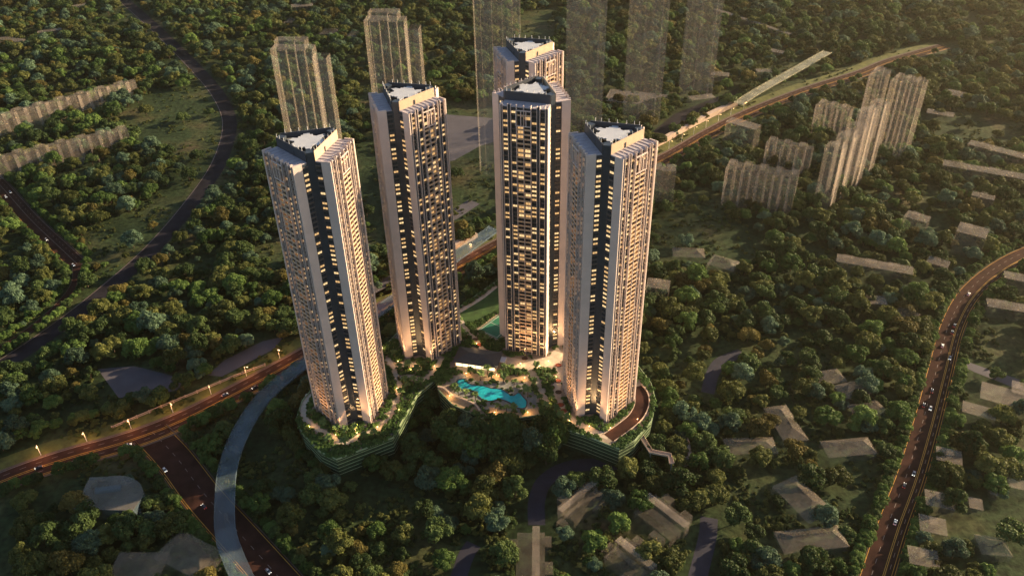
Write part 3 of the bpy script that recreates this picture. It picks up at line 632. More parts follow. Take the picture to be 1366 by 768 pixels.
# elevated see-through viaduct
VIA = []
def viaduct(px, z, wd, label, GB=GB):
    L = smooth([g(x, y, z) for x, y in px], 8); VIA.append(L); t = thing('viaduct', label, 'viaduct', group='translucent viaduct sections')
    b = MB(); strip(b, L, -wd, wd, z); strip(b, L, -wd, wd, z-1.2); A, B = offset(L, -wd), offset(L, wd)
    for Q in (A, B):
        for i in range(len(Q)-1): b.face([(*Q[i], z-1.2), (*Q[i+1], z-1.2), (*Q[i+1], z), (*Q[i], z)])
    b.build('deck', GB, t)
    for o in (-wd, wd): b = MB(); wallstrip(b, L, o-.15, o+.15, z+.003, z+1.0); b.build('railing', GB, t)
    P_ = resample(L, 30)
    for p in P_[1:-1]: b = MB(); b.box(p, 1.8, 1.8, GZ-.3, z-1.21); b.build('pier', GR, t)
viaduct([(352, 830), (322, 768), (302, 715), (300, 665), (305, 620), (322, 575), (352, 530), (400, 488), (450, 452), (520, 404), (600, 348), (660, 304)], GZ+10, 6.2, 'bluish translucent viaduct curving from the lower edge up to the highway')
viaduct([(985, 138), (1010, 122), (1060, 94), (1104, 69)], GZ+10, 6.2, 'straight translucent viaduct beam ending in the upper right trees', GV)
# walls by the highway
b = MB(); L = offset(RD['highway'], 25.5); i0 = min(range(len(L)), key=lambda i: np.linalg.norm(L[i]-g(862, 200))); i1 = min(range(len(L)), key=lambda i: np.linalg.norm(L[i]-g(985, 132)))
wallstrip(b, L[i0:i1], -1, 5, GZ-.3, GZ+6); b.build('station_wall', M['wall'], None, label='long beige wall block beside the highway grass verge at upper right', cat='wall')
i0 = min(range(len(L)), key=lambda i: np.linalg.norm(L[i]-g(575, 362))); i1 = min(range(len(L)), key=lambda i: np.linalg.norm(L[i]-g(665, 312)))
b = MB(); wallstrip(b, L[i0:i1], -1, 5, GZ-.3, GZ+5); b.build('station_wall', M['wall'], None, label='beige wall block beside highway seen between rear left and centre tower', cat='wall')
L = smooth([g(x, y) for x, y in [(150, 572), (190, 555), (250, 530), (310, 505), (355, 488)]])
fn = thing('railing_fence', 'reddish post and rail fence above the left part of the highway', 'fence')
b = MB(); wallstrip(b, L, -.2, .2, GZ+2.2, GZ+2.7); wallstrip(b, L, -.2, .2, GZ+.9, GZ+1.4); b.build('rail', M['wall'], fn)
for p in resample(L, 9): b = MB(); b.box(p, .5, .5, GZ-.2, GZ+3.2); b.build('post', M['wall'], fn)

# ------------------------------------------------------------------ street lamps
HW = RD['highway']; sl = []
def near_idx(px): return min(range(len(HW)), key=lambda i: np.linalg.norm(HW[i]-g(*px)))
def street_lamp(p, ang, label, grp, power):
    t = thing('street_lamp', label, 'street lamp', (p[0], p[1], GZ), ang, grp)
    b = MB(); b.tube((0, 0, -.2), (0, 0, 9.6), .22, .13, 6); b.build('pole', M['white'], t)
    b = MB(); b.tube((0, 0, 9.6), (2.6, 0, 10.1), .11, .09, 6); b.build('arm', M['white'], t)
    b = MB(); b.box((2.9, 0), 1.1, .5, 9.95, 10.15); b.build('lamp_head', M['lampglow'], t)
    if power: lamp(2.9, 0, 9.2, power, (1, .46, .16), .4, t)
ORD = ['first', 'second', 'third', 'fourth', 'fifth', 'sixth', 'seventh', 'eighth', 'ninth', 'tenth', 'eleventh', 'twelfth']
for (pa, pb, txt, pw) in (((884, 212), (1012, 148), 'from the front right tower, along the upper right highway', 500), ((60, 620), (400, 478), 'from the left, along the highway left of the towers', 2200), ((500, 420), (650, 335), 'from the left, along the highway between the left and centre towers', 2000)):
    seg = offset(HW, 12.2)[near_idx(pa):near_idx(pb)+1]
    pts = resample(seg, 26 if pw < 1000 else 30)[:12]
    for k, p in enumerate(pts):
        i = min(range(len(HW)), key=lambda q: np.linalg.norm(HW[q]-p)); d = HW[i]-p
        street_lamp(p, math.atan2(d[1], d[0]), f'arm street lamp, {ORD[k]} {txt}', 'street lamps along the highway', pw)
# ------------------------------------------------------------------ cars
def car_meshes(col, name):
    C = {}
    paint = mat(name, col, .3, .05, 1, spec=.5)
    def loft(mb, secs, m=0):
        for a, c in zip(secs, secs[1:]):
            for k in range(len(a)):
                l = (k+1) % len(a); mb.face([a[k], a[l], c[l], c[k]], m)
        mb.face(secs[0][::-1], m); mb.face(secs[-1], m)
    b = MB(); loft(b, [[(x, -w_, .35), (x, w_, .35), (x, w_, h*.8), (x, w_*.85, h), (x, -w_*.85, h), (x, -w_, h*.8)] for x, w_, h in ((-2.3, .75, .8), (-2.1, .88, .95), (-.5, .92, 1.0), (1.2, .92, .95), (2.0, .86, .8), (2.3, .7, .62))])
    C['body'] = b.mesh('body', paint)
    b = MB(); loft(b, [[(x, -w_, .93), (x, w_, .93), (x, w_*.8, h), (x, -w_*.8, h)] for x, w_, h in ((-1.95, .8, 1.0), (-1.2, .82, 1.46), (.3, .82, 1.5), (1.25, .8, .97))]); C['cabin'] = b.mesh('cabin', M['glass'])
    b = MB(); b.box((-.45, 0), 1.4, 1.25, 1.44, 1.55); C['roof'] = b.mesh('roof', paint)
    C['wheel'] = []
    for x in (-1.4, 1.4):
        for y in (-.86, .86): b = MB(); b.tube((x, y-.11, .33), (x, y+.11, .33), .33, .33, 12); C['wheel'].append(b.mesh('wheel', M['rubber']))
    C['headlight'] = []; C['tail_light'] = []
    for y in (-.6, .6):
        b = MB(); b.box((2.2, y), .14, .32, .55, .72); C['headlight'].append(b.mesh('headlight', M['head']))
        b = MB(); b.box((-2.28, y), .1, .32, .62, .78); C['tail_light'].append(b.mesh('tail_light', M['tail']))
    return C
CM = {'white': car_meshes((.75, .74, .72), 'white_car_paint'), 'dark': car_meshes((.03, .035, .05), 'dark_car_paint'), 'silver': car_meshes((.35, .35, .37), 'silver_car_paint')}
def car(px, key, rev, col, label):
    p = g(*px); L = RD[key]; i = min(range(1, len(L)-1), key=lambda q: np.linalg.norm(L[q]-p)); d = L[i+1]-L[i-1]; a = math.atan2(d[1], d[0])+(math.pi if rev else 0)
    t = thing('car', label, 'car', (p[0], p[1], (Z1 if key in ('junction', 'red_lane') else Z2)+.02), a, 'cars on the roads')
    t.scale = (1.05, 1.05, 1.05)
    for k, v in CM[col].items():
        for me in (v if isinstance(v, list) else [v]): link(k, me, t)
car((171, 594), 'highway', 0, 'white', 'white car on the highway just before the junction'); car((52, 624), 'highway', 1, 'dark', 'dark car on the highway near the left edge')
car((220, 627), 'junction', 0, 'white', 'white car nearest the junction on lower left road'); car((272, 676), 'junction', 1, 'dark', 'dark car midway down the lower left road'); car((358, 762), 'junction', 0, 'silver', 'silver car on lower left road at the bottom edge')
car((1194, 697), 'right', 0, 'white', 'white car lowest on the right road'); car((1206, 648), 'right', 0, 'dark', 'dark car on right road above the white one'); car((1219, 632), 'right', 1, 'silver', 'silver car by the yellow line low on right road')
car((1243, 522), 'right', 0, 'dark', 'dark car midway up the right road'); car((1232, 541), 'right', 0, 'dark', 'dark car at left lane midway up right road'); car((1241, 545), 'right', 1, 'white', 'white car beside yellow lines midway up right road')
car((1257, 462), 'right', 0, 'white', 'white car in the left lane below the road bend'); car((1270, 444), 'right', 0, 'dark', 'dark car, lower of two below the road bend'); car((1273, 435), 'right', 0, 'dark', 'dark car, upper of two below the road bend'); car((1267, 478), 'right', 1, 'silver', 'silver car by yellow lines below the road bend'); car((1292, 393), 'right', 0, 'white', 'white car at the right road bend')
car((8, 263), 'red', 0, 'white', 'white car on the left red road at picture edge'); car((62, 320), 'red', 0, 'silver', 'silver car midway along the left red road'); car((98, 354), 'red', 0, 'white', 'white car at the end bend of left red road'); car((14, 257), 'red', 0, 'silver', 'silver car just behind the white one at left red road edge')
car((300, 527), 'highway', 0, 'silver', 'silver car on the highway left of the viaduct'); car((340, 517), 'highway', 1, 'dark', 'dark car on the highway beside the viaduct curve')

# ------------------------------------------------------------------ trees
def quads(mb_v, mb_f, C, N, size, rnd):
    # one leaf-clump quad per centre, facing roughly along N
    n = len(C); t = np.cross(N, rnd.normal(size=(n, 3))); t /= np.linalg.norm(t, axis=1)[:, None]+1e-9; b = np.cross(N, t)
    s = (size*rnd.uniform(.6, 1.3, n))[:, None]
    base = sum(len(x) for x in mb_v)
    V = np.stack([C-t*s-b*s*.7, C+t*s-b*s*.7+N*s*.15, C+t*s+b*s*.7, C-t*s+b*s*.7+N*s*.15], 1).reshape(-1, 3)
    mb_v.append(V); mb_f.append(base+np.arange(4*n).reshape(-1, 4))
def crown_mesh(name, seed, kind, flat=.62, lobes=17, per=150, narrow=1.0):
    rnd = np.random.default_rng(seed); V, Fc = [], []
    for l in range(lobes):                              # unit crown: radius 1, base at z .35
        a = rnd.uniform(0, 2*math.pi); rr = math.sqrt(rnd.uniform(0, 1))*.72; zz = (1-rr*rr)*flat*rnd.uniform(.55, 1.05)
        c = np.array([rr*math.cos(a)*narrow, rr*math.sin(a)*narrow, .36+zz]); rad = rnd.uniform(.22, .40)*(1 if l else 1.2)
        d = rnd.normal(size=(per, 3)); d /= np.linalg.norm(d, axis=1)[:, None]; d[:, 2] = np.where(d[:, 2] < -.45, -d[:, 2], d[:, 2])
        pos = c+d*rad*np.array([1, 1, .82])*rnd.uniform(.72, 1.08, per)[:, None]
        nn = d+rnd.normal(size=(per, 3))*.45; nn /= np.linalg.norm(nn, axis=1)[:, None]
        quads(V, Fc, pos, nn, .058, rnd)
    me = bpy.data.meshes.new(name); me.from_pydata(np.concatenate(V).tolist(), [], np.concatenate(Fc).tolist()); me.materials.append(kind); me.update(); return me
def trunk_mesh(seed):
    rnd = random.Random(seed); b = MB(); b.tube((0, 0, -.03), (.02, 0, .40), .055, .035, 7)
    for k in range(5):
        a = k*1.26+rnd.random(); r = rnd.uniform(.3, .5); b.tube((.02, 0, .34), (r*math.cos(a), r*math.sin(a), .62+rnd.random()*.25), .026, .010, 5)
    return b.mesh('trunk', M['bark'])
NV = 3
CR = [[crown_mesh('crown', 10*k+v, KINDS[k][1], (.95, .75, 1.15)[v], (20, 22, 19)[v], 190) for v in range(NV)] for k in range(5)]
TRK = [trunk_mesh(v) for v in range(3)]
CLEAR_PX = [[(165, 150), (215, 120), (285, 115), (300, 165), (285, 215), (250, 262), (190, 318), (150, 352), (112, 352), (112, 312), (150, 292), (190, 278), (225, 250), (248, 220), (225, 200), (175, 185)],
            [(430, 300), (425, 250), (470, 195), (500, 170), (520, 190), (520, 330), (430, 345), (340, 350), (345, 330)], [(480, 110), (480, 170), (500, 170), (500, 110)],
            [(590, 140), (700, 140), (700, 300), (600, 300)], [(690, 20), (742, 10), (742, 60), (690, 60)],
            [(876, 300), (930, 250), (970, 262), (970, 300), (1030, 325), (1020, 350), (985, 358), (940, 365), (876, 345)],
            [(1210, 150), (1290, 150), (1366, 165), (1366, 190), (1280, 190), (1230, 175)], [(1290, 420), (1366, 440), (1366, 505), (1275, 490)], [(1282, 500), (1366, 520), (1366, 565), (1275, 560)],
            [(1095, 605), (1175, 600), (1180, 690), (1165, 768), (1130, 768), (1130, 690), (1100, 640)], [(1010, 540), (1030, 535), (1060, 590), (1085, 590), (1085, 540), (1100, 560), (1110, 600), (1060, 610), (1040, 600)],
            [(960, 640), (1030, 625), (1030, 690), (960, 690)], [(455, 640), (560, 640), (590, 668), (540, 690), (470, 690)], [(560, 655), (600, 650), (600, 690), (570, 700)],
            [(1236, 660), (1300, 660), (1330, 668), (1330, 710), (1240, 720)], [(330, 560), (420, 600), (430, 640), (330, 650)],
            [(700, 625), (830, 612), (850, 630), (800, 640), (740, 640), (730, 690), (700, 690)]]
CLEAR = [gl(p) for p in CLEAR_PX]
DKW = gl([(372, 600), (600, 640), (735, 610), (700, 560), (560, 540)])
rng = random.Random(7)
def tower_block(px, py, z):                             # hidden behind a tower in the photograph?
    return any(abs(px-(cx+(py-cy)*sl)) < hw and ty < py < by for cx, cy, sl, hw, ty, by in HID)
HID = []
for (x, y, th) in TW:
    bx, by, _ = proj(x, y, 0); tx, ty, _ = proj(x, y, 206); HID.append((bx, by, (tx-bx)/(ty-by), 45, ty, by-8))
T = []                                                  # x, y, radius, kind, row-label or None
def blocked(p, r):
    if any(distline(p, L) < 6.5+r*.8 for L in VIA): return True
    for k, L in RD.items():
        if np.min(np.sum((LARR[k]-p)**2, 1)) < (HALF[k]+r*.75+(10 if k == 'highway' else 1))**2: return True
    return inpoly(p[0], p[1], DECKX) or any(inpoly(p[0], p[1], e) for e in EXC)
LARR = {k: np.array(resample(L, 5.0)) for k, L in RD.items()}
dc = np.mean(np.array(DECK), 0); DECKX = [tuple(dc+(np.array(p)-dc)*1.05) for p in DECK]
LOTS = [gl(p) for p in ([(126, 490), (178, 486), (252, 506), (236, 522), (192, 532), (156, 532)], [(276, 502), (300, 480), (350, 455), (380, 447), (366, 467), (296, 504)], [(585, 150), (695, 160), (695, 182), (606, 216), (585, 222)], [(862, 182), (900, 152), (985, 116), (980, 128), (868, 195)])]
step = 12.2; y = 285.0
ALLT = []; TALL = set()
while y < 1640:
    st = step*(1 if y < 900 else 1.12); x = -y*.72-60
    while x < y*.72+60:
        p = np.array([x+rng.uniform(-.48, .48)*st, y+rng.uniform(-.48, .48)*st]); x += st
        px, py, _ = proj(p[0], p[1], GZ+6)
        if not (-60 < px < 1426 and -40 < py < 850): continue
        q = mnoise.noise(Vector((p[0]*.011, p[1]*.011, 3)))
        dens = .90+q*.7
        if any(inpoly(p[0], p[1], c) for c in CLEAR): dens = .04
        if any(inpoly(p[0], p[1], c) for c in LOTS): continue
        if rng.random() > dens: continue
        r = (3.8+7.2*rng.random()**1.1)*(1+.25*q)*(1.1 if y > 900 else 1)
        if blocked(p, r): continue
        u = rng.random()+.22*mnoise.noise(Vector((p[0]*.02, p[1]*.02, 9)))
        kind = 0 if u < .30 else 1 if u < .62 else 2 if u < .70 else 3 if u < .85 else 4
        if inpoly(p[0], p[1], DKW): kind = rng.choice((0, 0, 3, 4))
        ALLT.append((p[0], p[1], r, kind, None))
    y += st
for p in resample([np.array(g(x, y)) for x, y in [(600, 570), (612, 580), (640, 594), (690, 594), (722, 590), (734, 600)]], 9):
    for o in (0, -13): TALL.add(len(ALLT)); ALLT.append((p[0]+rng.uniform(-3, 3), p[1]+o+rng.uniform(-3, 3), rng.uniform(9, 11.5), rng.choice((0, 0, 3, 4)), None))
for q_ in ([(380, 552), (386, 580), (402, 604), (424, 624), (440, 638)], [(892, 536), (892, 566), (876, 596), (858, 618)]):
    for p in resample([np.array(g(x, y)) for x, y in q_], 8): TALL.add(len(ALLT)); ALLT.append((p[0]+rng.uniform(-1.5, 1.5), p[1]+rng.uniform(-1.5, 1.5), rng.uniform(5, 7.5), rng.choice((0, 1, 4)), None))
for key, side, sp_, off, txt in (('right', 1, 6, 3.6, 'left verge of the right road'), ('right', -1, 6.5, 3.6, 'right verge of the right road'), ('red', 1, 5.5, 4.5, 'far verge of the left red road'), ('red', -1, 5.5, 4.5, 'near verge of the left red road'),
                       ('red_lane', -1, 7, 5, 'outer edge of the narrow left lane'), ('red_lane', 1, 7, 5, 'inner edge of the narrow left lane'), ('highway', -1, 7, 3.4, 'near side of the highway'), ('highway', 1, 12, 27, 'far verge of the highway'), ('junction', -1, 7, 4.5, 'left side of the lower left road'), ('junction', 1, 7, 4.5, 'right side of the lower left road')):
    for p in resample(offset(RD[key], side*(HALF[key]+off)), sp_):
        px, py, _ = proj(p[0], p[1], GZ+5)
        if not (-40 < px < 1400 and -30 < py < 830): continue
        if inpoly(p[0], p[1], DECKX) or any(inpoly(p[0], p[1], e) for e in LOTS): continue
        if any(np.min(np.sum((LARR[k]-p)**2, 1)) < (HALF[k]+2)**2 for k in RD): continue
        if key == 'highway' and rng.random() < (.75 if px > 700 and side < 0 else .2): continue
        ALLT.append((p[0]+rng.uniform(-1, 1), p[1]+rng.uniform(-1, 1), rng.uniform(3.6, 5.6)*(1.2 if key == 'highway' else 1), 4 if rng.random() < .72 else 0, txt))
def seen(t):
    px, py, k = proj(t[0], t[1], GZ+t[2]); r = t[2]*F_PX/k
    if px < -r*.3 or px > 1366+r*.3 or py < 0 or py > 768+r*.2 or tower_block(px, py, 0): return 0
    return r
sc = sorted(range(len(ALLT)), key=lambda i: -seen(ALLT[i])); BIG = sc[:300]; REST = sc[300:]
LM = [('the swimming pool', (655, 525)), ('the clubhouse', (635, 480)), ('the zigzag walkway', (880, 603)), ('the villa inside the lane loop', (780, 668)), ('the stepped villa right of the lane loop', (880, 690)), ('the narrow villa at the lower edge', (703, 735)), ('the villa cut by the lower edge', (830, 745)),
      ('the largest gabled house', (1080, 660)), ('the lowest hipped house on the lawn', (1085, 720)), ('the stepped trio of hipped houses', (1140, 525)), ('the bright long gabled house', (1050, 560)), ('the hipped house among rust trees', (1005, 598)), ('the dark lawn house right of centre', (1135, 598)),
      ('the upper bungalow right of the road', (1268, 605)), ('the second bungalow right of the road', (1255, 668)), ('the lowest bungalow right of the road', (1235, 745)), ('the lower right corner house', (1330, 732)), ('the flat sheds at right edge', (1320, 545)), ('the round-cornered bluish hall', (152, 655)), ('the hipped house by the junction road', (240, 745)), ('the road junction', (195, 600)),
      ('the grey paved lot at left', (190, 510)), ('the viaduct curve', (305, 650)), ('the foot of front left tower', (470, 610)), ('the terraced podium front', (780, 600)), ('the foot of front right tower', (850, 560)), ('the dark glade below the podium', (520, 670)), ('the lone gabled house', (1208, 418)), ('the long low slab in the right woods', (1168, 355)),
      ('the right road at its middle', (1235, 560)), ('the lower left road at its bottom', (350, 750)), ('the curved grey road at left', (60, 450)), ('the narrow left lane', (80, 410)), ('the lane end right of centre', (940, 715)), ('the bend of the short woodland lane', (955, 495)), ('the bottom edge midway between viaduct and villas', (520, 745)), ('the left picture edge below the highway', (20, 710))]
LMW = [(n_, g(*p)) for n_, p in LM]
def size_word(r): return 'small' if r < 6 else 'large' if r > 8.8 else 'medium'
assign = {}
for i in BIG:
    x, y, r, k, txt = ALLT[i]
    if txt: key = (txt, None)
    else: key = (min(LMW, key=lambda m: (m[1][0]-x)**2+(m[1][1]-y)**2)[0], (size_word(r), k))
    assign.setdefault(key, []).append(i)
def ordw(n):
    base = ['', 'first', 'second', 'third', 'fourth', 'fifth', 'sixth', 'seventh', 'eighth', 'ninth', 'tenth', 'eleventh', 'twelfth', 'thirteenth', 'fourteenth', 'fifteenth', 'sixteenth', 'seventeenth', 'eighteenth', 'nineteenth']
    if n < 20: return base[n]
    tens = {2: 'twenty', 3: 'thirty', 4: 'forty', 5: 'fifty', 6: 'sixty'}[n//10]
    return tens+'-'+base[n % 10] if n % 10 else tens[:-1]+'ieth'
LABEL = {}
for (where, look), ids in assign.items():
    if look is None:
        ids.sort(key=lambda i: proj(ALLT[i][0], ALLT[i][1], GZ)[1], reverse=True)
        for n_, i in enumerate(ids): LABEL[i] = f'{KINDS[ALLT[i][3]][0]} roadside tree, {ordw(n_+1)} from the bottom on the {where}'
    else:
        c = dict(LMW)[where]; ids.sort(key=lambda i: (ALLT[i][0]-c[0])**2+(ALLT[i][1]-c[1])**2)
        for n_, i in enumerate(ids):
            w0 = f'{look[0]} {KINDS[look[1]][0]} tree'
            LABEL[i] = f'{w0} nearest to {where}' if n_ == 0 else f'{ordw(n_+1)} {w0} counting outward from {where}'
for n_, i in enumerate(BIG):
    x, y, r, k, txt = ALLT[i]; q = random.Random(i)
    t = thing('tree', LABEL[i], 'tree', (x, y, GZ), q.uniform(0, 6.28), 'roadside trees' if txt else 'woodland trees'); t.scale = (r, r, r*q.uniform(.85, 1.15)*(1.45 if i in TALL else 1))
    link('trunk', TRK[i % 3], t); link('crown', CR[k][i % NV], t)
# all the other trees: one mass
def scatter(name, pts, protos, kindlabel, zoff=0):
    col = bpy.data.collections.new(name+'_sources')
    for j, me in enumerate(protos): o = bpy.data.objects.new(f'{name}_source_{j:02d}', me); col.objects.link(o)
    me = bpy.data.meshes.new(name); me.from_pydata([p[:3] for p in pts], [], [])
    for nm, ty, ix in (('idx', 'INT', 3), ('rz', 'FLOAT', 4), ('sc', 'FLOAT', 5)):
        at = me.attributes.new(nm, ty, 'POINT'); at.data.foreach_set('value', [p[ix] for p in pts])
    o = link(name, me, None, kind='stuff'); o['label'] = kindlabel
    ng = bpy.data.node_groups.new(name, 'GeometryNodeTree'); ng.interface.new_socket('Geometry', in_out='INPUT', socket_type='NodeSocketGeometry'); ng.interface.new_socket('Geometry', in_out='OUTPUT', socket_type='NodeSocketGeometry')
    N = ng.nodes; Lk = ng.links; gi, go = N.new('NodeGroupInput'), N.new('NodeGroupOutput'); ip = N.new('GeometryNodeInstanceOnPoints'); ci = N.new('GeometryNodeCollectionInfo')
    ci.inputs['Collection'].default_value = col; ci.inputs['Separate Children'].default_value = True; ci.inputs['Reset Children'].default_value = True
    def attr(nm, ty): a = N.new('GeometryNodeInputNamedAttribute'); a.data_type = ty; a.inputs[0].default_value = nm; return a
    mp = N.new('GeometryNodeMeshToPoints'); Lk.new(gi.outputs[0], mp.inputs[0]); Lk.new(mp.outputs[0], ip.inputs['Points']); Lk.new(ci.outputs[0], ip.inputs['Instance']); ip.inputs['Pick Instance'].default_value = True
    Lk.new(attr('idx', 'INT').outputs[0], ip.inputs['Instance Index'])
    cx = N.new('ShaderNodeCombineXYZ'); Lk.new(attr('rz', 'FLOAT').outputs[0], cx.inputs[2]); Lk.new(cx.outputs[0], ip.inputs['Rotation'])
    Lk.new(attr('sc', 'FLOAT').outputs[0], ip.inputs['Scale']); Lk.new(ip.outputs[0], go.inputs[0])
    md = o.modifiers.new('scatter', 'NODES'); md.node_group = ng
    return o
def joined(me_list, name):                              # crown and trunk in one prototype for the mass
    V, Fc, mi, mats = [], [], [], []
    for me in me_list:
        n0 = len(V); V += [tuple(v.co) for v in me.vertices]; Fc += [tuple(a+n0 for a in p.vertices) for p in me.polygons]; mi += [len(mats)]*len(me.polygons); mats.append(me.materials[0])
    m = bpy.data.meshes.new(name); m.from_pydata(V, [], Fc)
    for q in mats: m.materials.append(q)
    m.polygons.foreach_set('material_index', mi); m.update(); return m
PRO = [joined([CR[k][v], TRK[v % 3]], f'tree_{k}{v}') for k in range(5) for v in range(NV)]
scatter('forest', [(ALLT[i][0], ALLT[i][1], GZ, ALLT[i][3]*NV+i % NV, (i*2.4) % 6.28, ALLT[i][2]) for i in REST], PRO, 'dense mixed green and rust woodland filling the land round the towers')

# ------------------------------------------------------------------ palms and shrubs on the podium
def palm_meshes(seed):
    rnd = random.Random(seed); b = MB(); pts = [(0, 0, -.1), (.12, .05, 2), (.1, .15, 4), (0, .2, 5.6)]
    for a, c, r0, r1 in zip(pts, pts[1:], (.26, .2, .17), (.2, .17, .14)): b.tube(a, c, r0, r1, 7)
    tr = b.mesh('trunk', M['bark']); b = MB()
    for k in range(15):
        a = k*2.399; el = rnd.uniform(.15, 1.0); L = rnd.uniform(2.5, 3.3); prev = None
        for s in range(6):
            t = s/5; h = L*t; x = h*math.cos(el)*(1-.1*t); z = h*math.sin(el)-1.9*t*t*(1.2-el*.5); wd = .55*math.sin(math.pi*min(1, .15+t*.85))+.04
            c = Vector((x*math.cos(a), x*math.sin(a)+.2, 5.6+z)); sd_ = Vector((-math.sin(a), math.cos(a), 0))*wd
            cur = (c-sd_-Vector((0, 0, wd*.35)), c, c+sd_-Vector((0, 0, wd*.35)))
            if prev: b.face([prev[0], cur[0], cur[1], prev[1]]); b.face([prev[1], cur[1], cur[2], prev[2]])
            prev = cur
    return tr, b.mesh('crown', M['frond'])
PM = [palm_meshes(s) for s in range(3)]
def onfree(p, m=1.0):
    for x, y, th in TW:
        if (p[0]-x)**2+(p[1]-y)**2 < 21.5**2: return False
        dx, dy = p[0]-x, p[1]-y
        for nb in BN:
            n_ = nb+R(th); r = dx*math.cos(n_)+dy*math.sin(n_); u = -dx*math.sin(n_)+dy*math.cos(n_)
            if 0 < r < 23.5 and abs(u) < 18: return False
    if inpoly(p[0], p[1], POOLX) or inpoly(p[0], p[1], CLUBX) or inpoly(p[0], p[1], COURTX): return False
    return all(distline(np.array(p), L) > wd+m for L, wd in PATHS)
POOLX = [tuple(cxy+(np.array(p)-cxy)*1.06) for p in POOL]
CLUBX = gl([(600, 492), (606, 478), (630, 462), (668, 470), (680, 484), (664, 500)], 0); COURTX = gl([(634, 440), (668, 414), (694, 428), (664, 456)], 0)
palms = []
for px, py in [(628, 499), (650, 500), (664, 494), (672, 496), (681, 498), (690, 502), (612, 528), (622, 530), (634, 534), (664, 548), (676, 550), (686, 551), (700, 524), (704, 530), (641, 507), (655, 508), (672, 510), (686, 516), (606, 523), (618, 506),
               (520, 480), (526, 478), (534, 496), (546, 494), (556, 500), (566, 492), (572, 486), (540, 512), (552, 514), (562, 516), (536, 530), (528, 540), (544, 520), (520, 560), (508, 570), (494, 578), (450, 578), (462, 580), (474, 578), (432, 570), (416, 556), (418, 572), (440, 592), (460, 596), (486, 588), (500, 584),
               (606, 440), (614, 434), (622, 452), (630, 446), (644, 452), (650, 458), (646, 466), (660, 470), (668, 474), (680, 480), (690, 480), (708, 482), (716, 494), (724, 500), (730, 510), (728, 524), (736, 536), (742, 552), (756, 566), (772, 572), (784, 576), (800, 584), (816, 580), (826, 572), (836, 560), (842, 545), (756, 470), (752, 476), (764, 488), (736, 488), (748, 560), (728, 548), (720, 536), (712, 516)]:
    p = g(px, py, 0)
    if onfree(p, .3): palms.append((p, px, py))
PLM = [('the pool', (655, 525)), ('the clubhouse front', (640, 496)), ('the curved cream wall', (612, 533)), ('the lower timber terrace', (690, 552)), ('the pale garden path between the left towers', (548, 500)), ('the foot of the front left tower', (470, 575)), ('the left podium edge', (415, 565)), ('the terrace corner right of front left tower', (518, 565)), ('the green court', (650, 445)), ('the centre tower foot', (700, 480)), ('the oval planters', (742, 515)), ('the front right tower foot', (790, 572)), ('the curved driveway', (845, 555)), ('the rear left tower foot', (575, 485)), ('the lawn behind clubhouse', (615, 440))]
PLW = [(n_, g(*p, 0)) for n_, p in PLM]; grp = {}
for p, px, py in palms:
    nm = min(PLW, key=lambda m: (m[1][0]-p[0])**2+(m[1][1]-p[1])**2); grp.setdefault(nm[0], []).append((np.linalg.norm(nm[1]-p), tuple(p)))
n_p = 0
for nm, L in grp.items():
    for n_, (d, p) in enumerate(sorted(L)):
        lab = f'palm tree {"nearest" if n_ == 0 else ordw(n_+1)+" nearest"} to {nm}' if len(L) > 1 else f'single palm tree beside {nm}'
        t = thing('palm_tree', lab, 'palm tree', (p[0], p[1], 0), n_p*1.7, 'palms on the podium'); s = 1.0+.35*random.Random(n_p).random(); t.scale = (s*1.25, s*1.25, s)
        link('trunk', PM[n_p % 3][0], t); link('crown', PM[n_p % 3][1], t); n_p += 1
bush = []; bush2 = []
for s in range(3):
    rnd = np.random.default_rng(900+s); V, Fc = [], []
    for l in range(5):
        c = np.array([rnd.uniform(-.6, .6), rnd.uniform(-.6, .6), rnd.uniform(.2, .6)]); d = rnd.normal(size=(60, 3)); d /= np.linalg.norm(d, axis=1)[:, None]; d[:, 2] = abs(d[:, 2])
        quads(V, Fc, c+d*.5, d+rnd.normal(size=(60, 3))*.3, .13, rnd)
    me = bpy.data.meshes.new('bush'); me.from_pydata(np.concatenate(V).tolist(), [], np.concatenate(Fc).tolist()); me.materials.append(M['shrub']); me.update(); bush.append(me); m2 = me.copy(); m2.name = 'scrub'; m2.materials[0] = KINDS[(0, 1, 1)[s]][1]; bush2.append(m2)
pts = []; dx = np.array(DECK); rng2 = random.Random(3); LAWN = gl(LAWN_PX, 0); TIM = [gl(q, 0) for q in ([(618, 497), (660, 499), (702, 502), (701, 509), (660, 508), (626, 507)], [(652, 542), (670, 547), (700, 551), (704, 545), (718, 544), (720, 553), (692, 558), (676, 558), (652, 552)], [(583, 518), (588, 514), (600, 522), (620, 531), (640, 544), (642, 553), (626, 547), (604, 540)])]; TERR = gl([(600, 503), (616, 496), (704, 500), (718, 530), (720, 552), (690, 556), (640, 553), (584, 524)], 0); WIDE = gl([(664, 478), (750, 466), (760, 480), (740, 492), (668, 490)], 0)
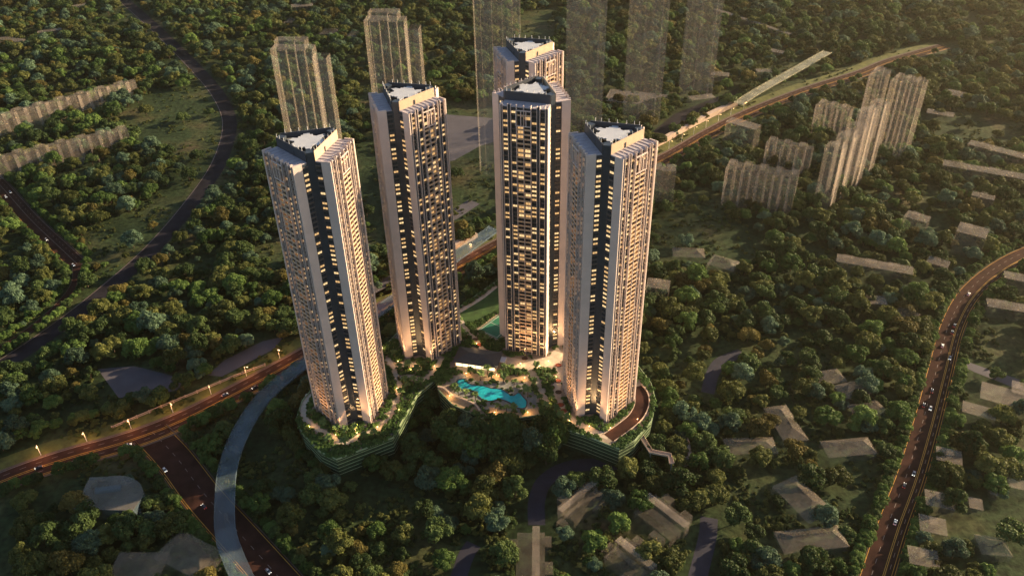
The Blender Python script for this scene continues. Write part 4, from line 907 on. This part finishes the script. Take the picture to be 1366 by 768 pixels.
while len(pts) < 5200:
    p = (rng2.uniform(dx[:, 0].min(), dx[:, 0].max()), rng2.uniform(dx[:, 1].min(), dx[:, 1].max()))
    if not inpoly(*p, DECK) or not onfree(p, .4) or inpoly(*p, LAWN): continue
    if any(inpoly(*p, q) for q in TIM) and rng2.random() > .03: continue
    if inpoly(*p, TERR) and rng2.random() > .10: continue
    if inpoly(*p, WIDE) and rng2.random() > .1: continue
    pts.append((p[0], p[1], 0, rng2.randrange(3), rng2.uniform(0, 6), rng2.uniform(.9, 2.1)))
for lv in range(5):                                      # planting that spills over the podium ledges
    for p in resample(offset(front, .9+.3*lv), 1.4): pts.append((p[0], p[1], -1.75-lv*3.1, rng2.randrange(3), rng2.uniform(0, 6), rng2.uniform(.7, 1.1)))
scatter('shrubbery', pts, bush, 'green shrub planting over the podium gardens and ledges')

pts = []
while len(pts) < 15000:
    yy = 290+1250*rng2.random()**1.6; p = np.array([rng2.uniform(-.75, .75)*yy, yy]); px, py, _ = proj(p[0], p[1], GZ)
    if not (-20 < px < 1386 and -20 < py < 800) or mnoise.noise(Vector((p[0]*.03, p[1]*.03, 5))) < rng2.uniform(-.25, .35): continue
    if inpoly(p[0], p[1], DECKX) or any(inpoly(p[0], p[1], e) for e in EXC) or any(inpoly(p[0], p[1], e) for e in LOTS): continue
    if any(np.min(np.sum((LARR[k]-p)**2, 1)) < (HALF[k]+3.5)**2 for k in RD): continue
    pts.append((p[0], p[1], GZ-.1, rng2.randrange(3), rng2.uniform(0, 6), rng2.uniform(.7, 2.4)))
scatter('undergrowth', pts, bush2, 'low scrub and tufts growing over the open ground')

# ------------------------------------------------------------------ haze
hz = bpy.data.materials.new('warm_haze'); hz.use_nodes = True; n = hz.node_tree; n.nodes.remove(n.nodes['Principled BSDF'])
pv = n.nodes.new('ShaderNodeVolumePrincipled'); pv.inputs['Density'].default_value = HAZE; pv.inputs['Color'].default_value = (.96, .86, .66, 1); pv.inputs['Anisotropy'].default_value = HAZE_G
n.links.new(pv.outputs[0], n.nodes['Material Output'].inputs['Volume'])
b = MB()
b.prism([(-5200, -2700), (5200, -2700), (5200, 7200), (-5200, 7200)], GZ-1, CAM_Z+20)
if HAZE > 0: b.build('haze', hz, kind='stuff')
